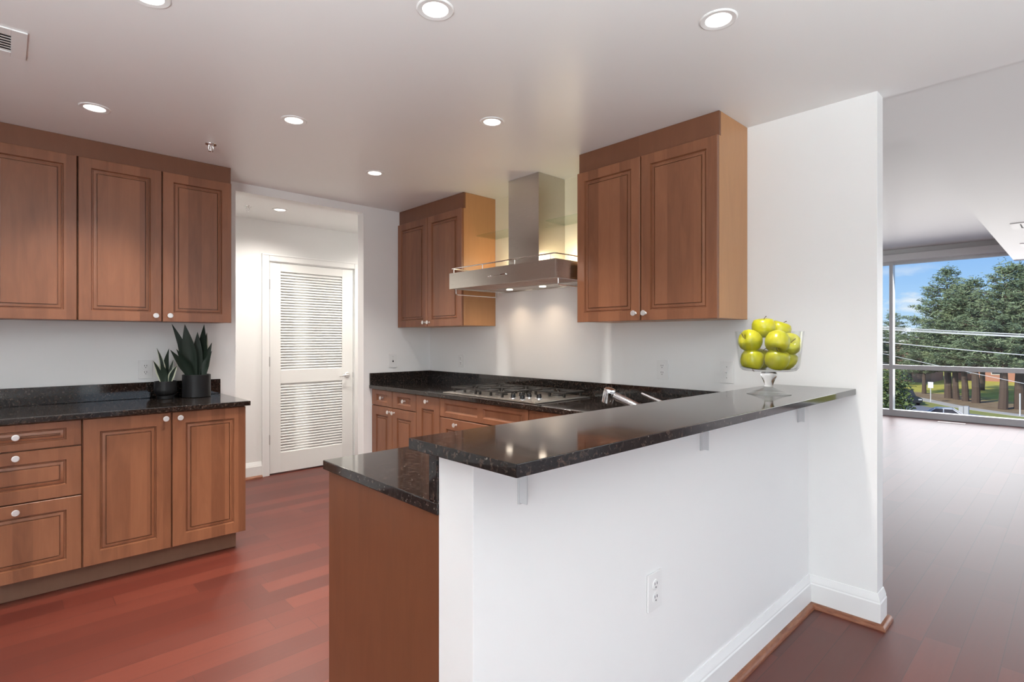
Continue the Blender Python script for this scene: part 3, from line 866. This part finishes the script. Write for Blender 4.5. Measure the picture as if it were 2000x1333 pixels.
# ------------------------------------------------------------------ potted plants
def leaf(mb, base, tip, w, bulge, edge=False, twist=0.0, n=12):
    base, tip = Vector(base), Vector(tip)
    ax = tip - base
    out = Vector((ax.x, ax.y, 0))
    out = out.normalized() if out.length > 1e-4 else Vector((1, 0, 0))
    facing = Vector((-.45, -.9, 0)).normalized()
    side0 = ax.normalized().cross(facing).normalized()
    rows = []
    t = bmesh.new()
    for i in range(n + 1):
        s = i / n
        p = base + ax * s + out * (bulge * math.sin(math.pi * s)) * -1.0
        wd = w * (.40 + 1.2 * s if s < .45 else .955 * max(0, 1 - ((s - .45) / .55) ** 1.7)) * .5
        rot = Matrix.Rotation(twist * s, 3, ax.normalized())
        sd = rot @ side0; nr = sd.cross(ax.normalized())
        wd = max(wd, .0006); th = min(.0035, wd * .5)
        fold = wd * .28
        q = [p - sd * wd - nr * fold * -1, p - sd * wd * .62 + nr * fold * .45, p + nr * (-fold * .2) - nr * th * .5, p + sd * wd * .62 + nr * fold * .45, p + sd * wd + nr * fold, p + sd * wd * .6 + nr * (fold * .45 + th), p + nr * (th - fold * .2), p - sd * wd * .6 + nr * (fold * .45 + th)]
        rows.append([t.verts.new(v) for v in q])
    for a, b in zip(rows, rows[1:]):
        for k in range(8):
            k2 = (k + 1) % 8
            f = t.faces.new((a[k], a[k2], b[k2], b[k]))
            f.material_index = 1 if edge and k in (0, 3, 4, 7) else 0
    t.faces.new(rows[0]); t.faces.new(rows[-1][::-1])
    bmesh.ops.recalc_face_normals(t, faces=t.faces[:])
    me = bpy.data.meshes.new('tmp'); t.to_mesh(me); t.free(); mb.bm.from_mesh(me); bpy.data.meshes.remove(me)
ZL = .9255
px, py = .930, 4.045
r = thing('potted_plant', 'tall snake plant in a straight black cylinder pot', 'plant', (px, py, ZL), 'potted plants')
mb = MB(); mb.lathe([(0, 0), (.080, 0), (.0835, .003), (.0835, .146), (.082, .148), (.077, .148), (.076, .135), (.076, .02), (0, .02)], (px, py, ZL), 48); mb.build('pot', M['blackpot'], r)
mb = MB(); mb.lathe([(0, .120), (.0762, .118), (.0762, .100), (0, .100)], (px, py, ZL), 32); mb.build('soil', M['soil'], r)
bigl = [((-.022, .010), (.790, 4.055, 1.408), .040, .012, .5), ((-.016, -.020), (.852, 4.000, 1.405), .066, .0, 0.1), ((.026, .008), (.972, 4.030, 1.407), .058, -.004, -.5),
        ((.006, .0), (.928, 4.010, 1.356), .050, .0, .2), ((-.028, .018), (.814, 4.07, 1.345), .042, .008, .6), ((-.036, -.012), (.770, 3.995, 1.240), .036, .010, .3),
        ((-.030, -.030), (.802, 3.985, 1.245), .040, .012, -.3), ((.040, -.006), (1.018, 4.03, 1.285), .034, .010, .4), ((.036, -.028), (1.008, 3.99, 1.230), .040, .012, -.4), ((.030, .018), (.992, 4.045, 1.352), .050, .006, .7)]
for (bx_, by_), tip, w_, bl, tw in bigl:
    mb = MB(); leaf(mb, (px + bx_, py + by_, ZL + .115), tip, w_ * 1.3, bl, True if tw in (.7, .6) else False, tw); mb.build('leaf', [M['leaf'], M['cream'] if tw == .7 else M['leaf']], r)
px, py = .752, 4.035
r = thing('potted_plant', 'small snake plant with cream leaf edges in a footed black pot', 'plant', (px, py, ZL), 'potted plants')
mb = MB(); mb.lathe([(0, 0), (.043, 0), (.045, .003), (.045, .020), (.040, .024), (.050, .029), (.061, .042), (.064, .060), (.063, .112), (.061, .114), (.058, .113), (.058, .10), (.050, .04), (0, .035)], (px, py, ZL), 48); mb.build('pot', M['blackpot'], r)
mb = MB(); mb.lathe([(0, .094), (.0580, .092), (.057, .07), (0, .07)], (px, py, ZL), 28); mb.build('soil', M['soil'], r)
sml = [((-.018, -.010), (.680, 4.00, 1.172), .036, .012, .2, 1), ((-.012, .010), (.708, 4.06, 1.252), .030, .014, .8, 1), ((.006, .006), (.770, 4.03, 1.248), .038, .010, -.5, 0),
       ((.020, -.010), (.808, 3.985, 1.142), .036, .010, -.2, 1), ((.022, .010), (.800, 4.06, 1.172), .030, .010, .4, 1), ((-.006, -.020), (.716, 3.985, 1.160), .032, .012, .3, 0), ((.0, .0), (.742, 4.03, 1.135), .034, .004, .1, 0)]
for (bx_, by_), tip, w_, bl, tw, e in sml:
    mb = MB(); leaf(mb, (px + bx_, py + by_, ZL + .088), tip, w_ * 1.15, bl, bool(e), tw); mb.build('leaf', [M['leaf'], M['cream']], r)

# ------------------------------------------------------------------ glass bowl and apples
bxc, byc, bz = 2.362, .912, 1.0768
r = thing('glass_footed_bowl', 'clear glass footed bowl full of yellow-green apples on the bar top', 'bowl', (bxc, byc, bz))
mb = MB()
mb.lathe([(0, .0985), (.095, .0985), (.106, .102), (.114, .112), (.118, .126), (.1335, .263), (.1325, .265), (.1305, .263), (.1145, .126), (.110, .115), (.103, .1075), (.092, .105), (0, .105)], (bxc, byc, bz), 64)
mb.build('bowl', M['bowlglass'], r, angle=60)
mb = MB()
mb.lathe([(0, .030), (.0165, .031), (.018, .034), (.0165, .038), (.022, .055), (.030, .072), (.0325, .084), (.029, .092), (.015, .0975), (0, .098)], (bxc, byc, bz), 48)
mb.build('stem', M['glass'], r, angle=60)
mb = MB(); mb.lathe([(0, .0), (.086, .0), (.0868, .0015), (.060, .010), (.030, .022), (.0165, .0300), (0, .0300)], (bxc, byc, bz), 48)
mb.build('foot', M['bowlglass'], r, angle=60)
ASC = 1.09
AP = [(r_ * ASC, z_ * ASC) for r_, z_ in [(0, .024), (.006, .026), (.014, .033), (.024, .0365), (.034, .033), (.041, .021), (.0435, .006), (.042, -.010), (.036, -.025), (.026, -.034), (.016, -.0365), (.008, -.034), (0, -.031)]]
right = Vector((math.sin(R(46.645)), -math.cos(R(46.645)), 0)); fwd = Vector((math.cos(R(46.645)), math.sin(R(46.645)), 0))
apples = [  # lateral, depth, centre height, tilt x, tilt y, label
    (-.070, .000, 1.2240, 180, 10, 'yellow-green apple at the bottom left of the glass bowl'),
    (.004, -.062, 1.2235, 16, 8, 'yellow-green apple at the bottom front of the bowl, dimple up'),
    (.074, .012, 1.2240, 20, 30, 'yellow-green apple at the bottom right of the bowl, partly covered'),
    (-.004, .068, 1.2240, 10, 10, 'yellow-green apple at the bottom back of the bowl, hidden behind others'),
    (-.076, .002, 1.3010, 10, -70, 'yellow-green apple in the upper layer at left, stem pointing left'),
    (.004, -.066, 1.3000, 160, 20, 'yellow-green apple in the upper layer at the front of the bowl'),
    (.080, -.012, 1.2860, 68, -30, 'yellow-green apple at the right with its stem end facing out'),
    (-.010, .026, 1.3560, 4, -6, 'topmost yellow-green apple of the pile, stem upright'),
    (.076, .066, 1.3440, 8, 18, 'yellow-green apple high at the right back, stem curving right')]
ap0 = None
for (l, dd, z, tx, ty, lab) in apples:
    c = Vector((bxc, byc, 0)) + right * l + fwd * dd
    if ap0 is None:
        o = MB(); o.lathe(AP, (0, 0, 0), 36); o = o.build('apple', M['apple'], None, angle=80)
        st = MB(); st.tube([(0, 0, .023), (.002, 0, .034), (.008, .001, .044), (.016, .002, .050)], [.0014, .0013, .0014, .002], 8)
        st.build('stem', M['stem'], o)
        ap0 = o
    else:
        o = ap0.copy(); COL.objects.link(o)
        for ch in list(ap0.children):
            cc = ch.copy(); COL.objects.link(cc); cc.parent = o
    o.location = (c.x, c.y, z)
    # tilt in the frame (right, toward viewer)
    az = R(46.645 - 90)
    o.rotation_euler = (Matrix.Rotation(az, 4, 'Z') @ Matrix.Rotation(R(ty), 4, 'Y') @ Matrix.Rotation(R(tx), 4, 'X')).to_euler()
    tag(o, lab, 'apple', 'apples in the glass bowl')

# ------------------------------------------------------------------ ceiling fittings
def can(loc, label):
    r = thing('recessed_light', label, 'ceiling light', loc, 'recessed ceiling lights')
    z = loc[2]
    mb = MB(); mb.lathe([(.0435, .0), (.0445, -.0030), (.060, -.0045), (.064, -.002), (.064, 0)], loc, 40, closed=True); mb.build('trim_ring', M['white'], r)
    mb = MB(); mb.lathe([(0, -.0008), (.0440, -.0008), (.0440, -.0003), (0, -.0003)], loc, 40); mb.build('lens', M['lens'], r)
    lamp('can_lamp', 'SPOT', (0, 0, -.012), (0, 0, 0), CAN_W, CAN_COL, r, spot_size=R(106), spot_blend=1.0, shadow_soft_size=.045)
    return r
spots = [((1.073, 1.519), 'recessed ceiling light at the top centre of the photo, over the peninsula end'),
         ((1.835, .881), 'recessed ceiling light over the bar, right of the photo top'),
         ((.321, 3.312), 'recessed ceiling light closest to the left wall cabinets'),
         ((1.087, 2.792), 'recessed ceiling light in the middle of the kitchen, left of the one before the hood'),
         ((1.844, 2.104), 'recessed ceiling light in front of the hood and large wall cabinet'),
         ((1.832, 3.301), 'smallest kitchen recessed light, before the far wall cabinet'),
         ((.345, 2.109), 'recessed ceiling light cut off by the top edge at left'),
         ((1.753, 4.811), 'recessed ceiling light inside the hallway before the louvred door')]
c0 = can((*spots[0][0], ZC), spots[0][1])
for (x, y), lab in spots[1:]: dup(c0, (x, y, ZC), lab)
hall_data = [o for o in bpy.data.objects if o.type == 'LIGHT' and o.parent and abs(o.parent.location.y - 4.811) < .01][0]
hall_data.data = hall_data.data.copy(); hall_data.data.energy = 80; hall_data.data.spot_size = R(150)
for (x, y), lab in (((.55, 4.78), 'added fill light in the hallway ceiling, hidden behind the left wall cabinets'), ((2.95, 4.78), 'added fill light in the hallway ceiling, hidden behind the short wall')):
    h_ = dup(c0, (x, y, ZC), lab)  # unseen extra cans, added to brighten the hall
    for ch in h_.children:
        if ch.type == 'LIGHT': ch.data = hall_data.data
# unseen uplights added behind the camera to brighten the ceiling
def uplight_fill(x, y, label, watts):
    h = 1.02
    r = thing('fill_uplight', label, 'lamp', (x, y, 0), 'added uplight fills')
    mb = MB(); mb.lathe([(0, .001), (.14, .001), (.14, .014), (.03, .024), (0, .024)], (x, y, 0), 32); mb.build('base', M['iron'], r)
    mb = MB(); mb.tube([(x, y, .02), (x, y, h)], .011, 12); mb.build('pole', M['iron'], r)
    mb = MB(); mb.lathe([(0, h), (.05, h), (.12, h + .035), (.17, h + .09), (.166, h + .092), (.115, h + .042), (.048, h + .008), (0, h + .008)], (x, y, 0), 36); mb.build('lamp_shade', M['white'], r)
    lamp('uplight', 'SPOT', (0, 0, h + .10), (R(180), 0, 0), watts, (.90, .975, 1), r, spot_size=R(165), spot_blend=.5, shadow_soft_size=.12)
uplight_fill(.7, -1.7, 'added uplight fill behind the camera, shaped as a black floor lamp', 235)
uplight_fill(-1.2, -.2, 'added uplight fill left behind the camera, shaped as a black floor lamp', 400)
def sprinkler(loc, label):
    r = thing('sprinkler_head', label, 'sprinkler', loc, 'ceiling sprinklers')
    mb = MB(); mb.lathe([(0, 0), (.030, 0), (.029, -.003), (.012, -.006), (.010, -.010), (0, -.010)], loc, 28); mb.build('escutcheon', M['chrome'], r)
    x, y, z = loc
    mb = MB()
    for s in (-1, 1): mb.tube([(x + s * .009, y, z - .009), (x + s * .013, y, z - .022), (x + s * .009, y, z - .036), (x, y, z - .040)], .0042, 8)
    mb.tube([(x, y, z - .012), (x, y, z - .040)], .0028, 8); mb.build('frame', M['chrome'], r)
    mb = MB(); mb.lathe([(0, -.040), (.013, -.040), (.013, -.042), (0, -.042)], loc, 16); mb.build('deflector', M['chrome'], r)
    return r
s0 = sprinkler((.871, 3.467, ZC), 'chrome sprinkler head on the kitchen ceiling near the left cabinets')
dup(s0, (1.506, 4.87, ZC), 'chrome sprinkler head on the hallway ceiling beside its light')
def vent(x0, x1, y0, y1, z, label, nsl, along='x', fr=.045):
    r = thing('ceiling_vent', label, 'vent', ((x0 + x1) / 2, (y0 + y1) / 2, z), 'ceiling air vents')
    mb = MB()
    mb.box(x0, x0 + fr, y0, y1, z - .006, z - .0005, .0015); mb.box(x1 - fr, x1, y0, y1, z - .006, z - .0005, .0015)
    mb.box(x0 + fr, x1 - fr, y0, y0 + fr, z - .006, z - .0005, .0015); mb.box(x0 + fr, x1 - fr, y1 - fr, y1, z - .006, z - .0005, .0015)
    mb.build('frame', M['white'], r)
    box('duct_back', (x0 + fr, x1 - fr, y0 + fr, y1 - fr, z - .0012, z - .0004), M['slot'], r)
    mb = MB()
    for k in range(nsl):
        y = y0 + fr + (k + .5) * (y1 - y0 - 2 * fr) / nsl
        w_ = (y1 - y0 - 2 * fr) / nsl
        mb.prism([(y - w_ * .42, z - .0052), (y - w_ * .42 + .0012, z - .0060), (y + w_ * .36, z - .0020), (y + w_ * .36, z - .0014)], 'x', x0 + fr, x1 - fr)
    mb.build('louver', M['white'], r)
vent(-.28, .063, 2.672, 2.93, ZC, 'white louvred ceiling vent at the upper left corner of the photo', 7)
vent(7.50, 7.93, -.10, .505, 2.492, 'ceiling vent on the living room soffit, closer of the two', 6, fr=.07)
vent(9.15, 9.5, -.10, .525, 2.492, 'small ceiling vent on the living room soffit near the window', 6, fr=.06)
mb = MB(); mb.box(10.66, 10.78, 1.22, 1.56, .0005, .006, .002)
for k in range(9): mb.box(10.68, 10.76, 1.245 + k * .034, 1.262 + k * .034, .006, .0075)
tag(mb.build('floor_register', mat('pale_metal_register', (.75, .68, .64), .4)), 'pale floor register on the boards in front of the big window', 'vent')

# ------------------------------------------------------------------ outdoors (street about two storeys below)
ZG = -6.5
struct('ground_lawn', (60, 330, -150, 190, ZG - .4, ZG), M['lawn'])
def ribbon(name, pts, w0, w1, z, m):
    """flat strip along an xy centre line, offset w0..w1 to the right"""
    mb = MB(); run_profile(mb, [(w0, 0), (w1, 0), (w1, z), (w0, z)], pts, up=ZG); return mb.build(name, m, kind='structure')
walk = [(130, 42), (104, 26), (90.1, 16.9), (84, 12.8), (79.2, 9.5), (76.8, 6.9), (74.7, 4.0), (72, -2), (69, -14), (66, -40)]
walk = walk[::-1]
ribbon('sidewalk', walk, -.9, .9, .05, M['concrete'])
ribbon('verge', walk, -3.4, -.9, .03, M['verge'])
ribbon('road', walk, -24.0, -3.4, .02, M['asphalt'])
struct('yard', (12, 60, -150, 190, ZG - .4, ZG), M['concrete'])

def blades(mb, c, rad, n, ln, wd, flat=.5):
    for _ in range(n):
        u = Vector((random.gauss(0, 1), random.gauss(0, 1), random.gauss(0, flat)))
        p = c + u * rad * .5
        d = Vector((random.gauss(0, 1), random.gauss(0, 1), random.gauss(.15, .45))).normalized()
        s = d.cross(Vector((random.gauss(0, 1), random.gauss(0, 1), random.gauss(0, 1)))).normalized() * wd * random.uniform(.6, 1.3)
        l = d * ln * random.uniform(.6, 1.3)
        a = mb.bm.verts.new(p - s - l * .5); b = mb.bm.verts.new(p + s - l * .5); e = mb.bm.verts.new(p + l * .5 + s * .3); f = mb.bm.verts.new(p + l * .5 - s * .3)
        mb.bm.faces.new((a, b, e, f))
def pine(label, h, crown, spread, seed, lean=0.0, cut=1.0):
    random.seed(seed)
    r = thing('pine_tree', label, 'tree', (0, 0, 0), 'pines across the street')
    mb = MB()
    tr = [(lean * t * h + .15 * math.sin(t * 7 + seed), .12 * math.sin(t * 5 + seed), t * h) for t in [k / 10 for k in range(10)]]
    mb.tube(tr, [.46 * (1 - .92 * k / 9) for k in range(10)], 10); tk = mb.build('trunk', M['bark'], r)
    fb = MB(); bb = MB()
    z = crown
    while z < h * .985:
        t = (z - crown) / (h - crown)
        L = spread * (1 - t) ** .75 * (.55 + .45 * min(1, t * 5 + .3)) + .5
        nb = random.randint(5, 7) if t < .8 else 4
        a0 = random.uniform(0, 6.28)
        for k in range(nb):
            a = a0 + k * 6.283 / nb + random.uniform(-.35, .35)
            ll = L * random.uniform(.6, 1.12)
            o = Vector((lean * z, 0, z)); e = o + Vector((math.cos(a) * ll, math.sin(a) * ll, ll * random.uniform(-.02, .28) + .2))
            bb.tube([o, o.lerp(e, .6) - Vector((0, 0, .15)), e], [.07 * (1 - t) + .03, .045, .02], 5)
            m_ = max(2, int(ll / .62))
            for q in range(m_):
                s = .28 + .76 * (q + .5) / m_
                c = o.lerp(e, s) + Vector((random.gauss(0, .12), random.gauss(0, .12), random.gauss(.05, .1)))
                blades(fb, c, .70 * (1.05 - .3 * s), 20, .42, .055, .42)
        z += random.uniform(.42, .66)
    blades(fb, Vector((lean * h, 0, h - .3)), .9, 60, .5, .05, 1.2)
    bb.build('branches', M['bark'], r)
    fb.build('foliage', M['needles'], r, smooth=False)
    return r
p1 = pine('tallest pine across the street, its crown peaking near the window middle', 17.0, 5.0, 5.6, 11)
p2 = pine('broad pine right of the tallest one with a thick dark trunk', 15.2, 4.6, 5.2, 23, .01)
p3 = pine('pine with a leaning trunk near the right edge of the window', 16.2, 4.4, 5.0, 35, -.02)
def put(o, x, y, sc=1.0, rz=0): o.location = (x, y, ZG); o.scale = (sc,) * 3; o.rotation_euler = (0, 0, rz)
put(p1, 90.5, 12.2, 1.0, .4); put(p2, 86.2, 9.0, 1.0, 1.2); put(p3, 80.5, 6.0, .98, 2.2)
more = [(p2, (95.5, 15.5), .62, .3, 'slim dark pine standing leftmost on the mulch bank'),
        (p3, (89.3, 11.0), .80, 4.0, 'pine with a thin trunk just right of the tallest one'),
        (p1, (87.6, 10.1), .86, 1.7, 'pine with a tilted trunk between the tallest and the broad one'),
        (p2, (81.7, 4.6), 1.06, 3.1, 'pine at the right window edge with a thick dark trunk'),
        (p3, (100, 25.5), .78, 1.2, 'pine at the left beside the brick building'),
        (p2, (109, 22.0), .80, 5.0, 'distant pine behind the leftmost one before the brick wall'),
        (p3, (108, 10.5), .85, .9, 'distant pine behind the tallest pine'),
        (p1, (106, 5.6), .95, 3.9, 'distant pine filling the gap toward the right')]
for src, (x, y), sc, rz, lab in more: dup(src, (x, y, ZG), lab, rz, (sc,) * 3)

random.seed(5)
r = thing('leafy_shrub', 'leafy green bush low at the left window mullion', 'bush', (57.5, 11.6, ZG))
fb = MB()
for _ in range(150):
    t = random.random()
    a = random.uniform(0, 6.28); q = random.uniform(.2, 1) * (1.5 - .9 * abs(t - .4))
    blades(fb, Vector((57.5 + q * math.cos(a), 11.7 + q * math.sin(a), ZG + .5 + t * 4.4)), .7, 22, .26, .08, .8)
fb.build('foliage', M['shrub'], r, smooth=False)
mb = MB()
for k in range(6):
    a = k * 1.05
    mb.tube([(57.5, 11.7, ZG), (57.5 + .3 * math.cos(a), 11.7 + .3 * math.sin(a), ZG + 1.6), (57.5 + .9 * math.cos(a), 11.7 + .9 * math.sin(a), ZG + 3.6)], [.07, .05, .02], 6)
mb.build('stems', M['bark'], r)

# buildings beyond the pines
def building(name, label, x, ya, yb2, zt, wallm, wins, doors=()):
    r = thing(name, label, 'building', (x + 6, (ya + yb2) / 2, ZG))
    box('wall', (x, x + 12, ya, yb2, ZG, zt - .45), wallm, r)
    box('roof', (x - .5, x + 12.5, ya - .5, yb2 + .5, zt - .05, zt + .15), M['shingle'], r)
    box('fascia', (x - .45, x + 12.4, ya - .45, yb2 + .45, zt - .45, zt - .05), M['trimwhite'], r)
    for (yc, zc, w_, h_) in wins:
        f = box('window', (x - .06, x + .02, yc - w_ / 2, yc + w_ / 2, zc - h_ / 2, zc + h_ / 2), M['trimwhite'], r)
        box('pane', (x - .08, x - .055, yc - w_ / 2 + .1, yc + w_ / 2 - .1, zc - h_ / 2 + .1, zc + h_ / 2 - .1), M['darkglass'], f)
    for (yc, w_, h_) in doors: box('door', (x - .06, x + .02, yc - w_ / 2, yc + w_ / 2, ZG + .3, ZG + .3 + h_), M['slot'], r)
    return r
wl = [(yc, z, 1.9, 1.3) for yc in (33, 29, 25, 21.4) for z in (-3.2, -.5)] + [(24.6, -5.3, 1.8, 1.6), (33, -5.3, 1.8, 1.6)]
building('brick_building', 'brown brick apartment block with a white fascia behind the pines at left', 119, 18.2, 44, 1.25, M['brick'], wl, [(21.8, 1.6, 2.3)])
wl = [(yc, z, 1.8, 1.3) for yc in (14.5, 10.5, 6, 2, -3, -8) for z in (-4.6, -1.8)]
building('brick_building', 'long red brick building glimpsed between the pine trunks at right', 132, -14, 17, .6, M['redroof'], wl)

def car(name, label, c, heading, L, Wd, H, paint, suv):
    r = thing(name, label, 'car', (c[0], c[1], ZG + .02))
    hw = Wd / 2
    bel = H * (.60 if suv else .60)
    def side(pts, y0, y1, bev): 
        mb = MB(); mb.prism(pts, 'y', y0, y1, bev); return mb
    mb = side([(-L / 2, .32), (L / 2, .32), (L / 2, bel * .72), (L / 2 - .12, bel * .86), (L * .22, bel), (-L / 2 + .1, bel), (-L / 2, bel * .8)], -hw, hw, .07)
    if suv: prof = [(-L * .46, bel - .03), (L * .22, bel - .03), (L * .10, H - .06), (-L * .42, H - .06)]; rf = [(-L * .43, H - .07), (L * .11, H - .07), (L * .08, H), (-L * .40, H)]
    else: prof = [(-L * .36, bel - .03), (L * .24, bel - .03), (L * .08, H - .05), (-L * .20, H - .05)]; rf = [(-L * .215, H - .07), (L * .09, H - .07), (L * .06, H), (-L * .18, H)]
    parts = [('body', mb, paint), ('glasshouse', side(prof, -hw * .84, hw * .84, .05), M['darkglass']), ('roof', side(rf, -hw * .80, hw * .80, .03), paint)]
    mb = MB()
    for s in (-1, 1):
        for (xb, xt) in ((prof[0][0], prof[3][0]), (prof[1][0], prof[2][0]), (-L * .05, -L * .05)):
            mb.tube([(xb, s * hw * .845, bel - .03), (xt, s * hw * .80, H - .05)], .045, 6)
    parts.append(('pillars', mb, paint))
    for sx in (-.30, .32):
        for sy in (-1, 1):
            mb = MB(); mb.lathe([(0, -.1), (.2, -.1), (.33, -.09), (.33, .09), (.2, .1), (0, .1)], (sx * L, sy * (hw - .09), .33), 20, mtx=Matrix.Rotation(R(90), 4, 'X')); parts.append(('wheel', mb, M['rubber']))
    for sy in (-1, 1):
        mb = MB(); mb.box(L / 2 - .1, L / 2 + .02, sy * hw * .7 - .18, sy * hw * .7 + .18, bel * .62, bel * .76, .02); parts.append(('headlight', mb, M['bulblamp']))
    for n, q, mt in parts: q.build(n, mt).parent = r
    r.rotation_euler = (0, 0, heading)
    return r
car('dark_suv', 'dark parked car seen through the left of the window', (79.0, 14.75), R(215), 4.7, 1.85, 1.72, M['carblack'], True)
car('white_sedan', 'white sedan on the street, only its roof showing over the sill', (62.9, 8.95), R(98), 4.6, 1.8, 1.45, M['carwhite'], False)

r = thing('street_sign', 'small white street sign on a thin post by the sidewalk', 'sign', (83.0, 12.75, ZG))
MB().tube([(83, 12.75, ZG), (83, 12.75, ZG + 2.1)], .05, 8).build('post', M['cable'], r)
box('panel', (82.93, 82.97, 12.48, 13.02, ZG + 1.75, ZG + 2.5), M['trimwhite'], r, .01)
r = thing('utility_cabinet', 'pale grey double utility cabinet beside the road', 'utility box', (70.5, 8.2, ZG))
mb = MB(); mb.box(70.2, 70.7, 8.16, 8.54, ZG + .02, ZG + .98, .03); mb.build('cabinet', M['signgrey'], r)
mb = MB(); mb.box(70.15, 70.7, 7.75, 8.13, ZG + .02, ZG + 1.04, .03); mb.build('cabinet', M['signgrey'], r)
mb = MB(); mb.tube([(74.5, 4.25, ZG), (74.5, 4.25, ZG + 2.3)], .06, 8)
tag(mb.build('signpost', M['cable']), 'thin pale post standing at the right edge of the window', 'post')
def wire(a, b, sag, rad, label):
    a, b = Vector(a), Vector(b)
    pts = [a.lerp(b, t / 24) - Vector((0, 0, sag * 4 * (t / 24) * (1 - t / 24))) for t in range(25)]
    mb = MB(); mb.tube(pts, rad, 6); tag(mb.build('power_line', M['cable']), label, 'cable', 'overhead cables')
def thru(p, q, ext=2.2, rise=.5): 
    p, q = Vector(p), Vector(q); d = q - p
    return p - d * ext + Vector((0, 0, rise)), q + d * ext + Vector((0, 0, rise))
for (za, zb_, rad, lab) in ((2.19, 1.68, .030, 'topmost overhead cable crossing the window view'), (2.02, 1.53, .034, 'second overhead cable, close under the topmost one'),
                            (2.10, 1.58, .018, 'thin overhead cable between the two thick upper ones'), (1.11, .43, .026, 'single lower overhead cable sloping down to the right'),
                            (.20, -1.30, .016, 'lowest thin overhead cable near the transom')):
    a, b = thru((45, 8.9, za), (45, 2.4, zb_))
    wire(a, b, .62, rad, lab)
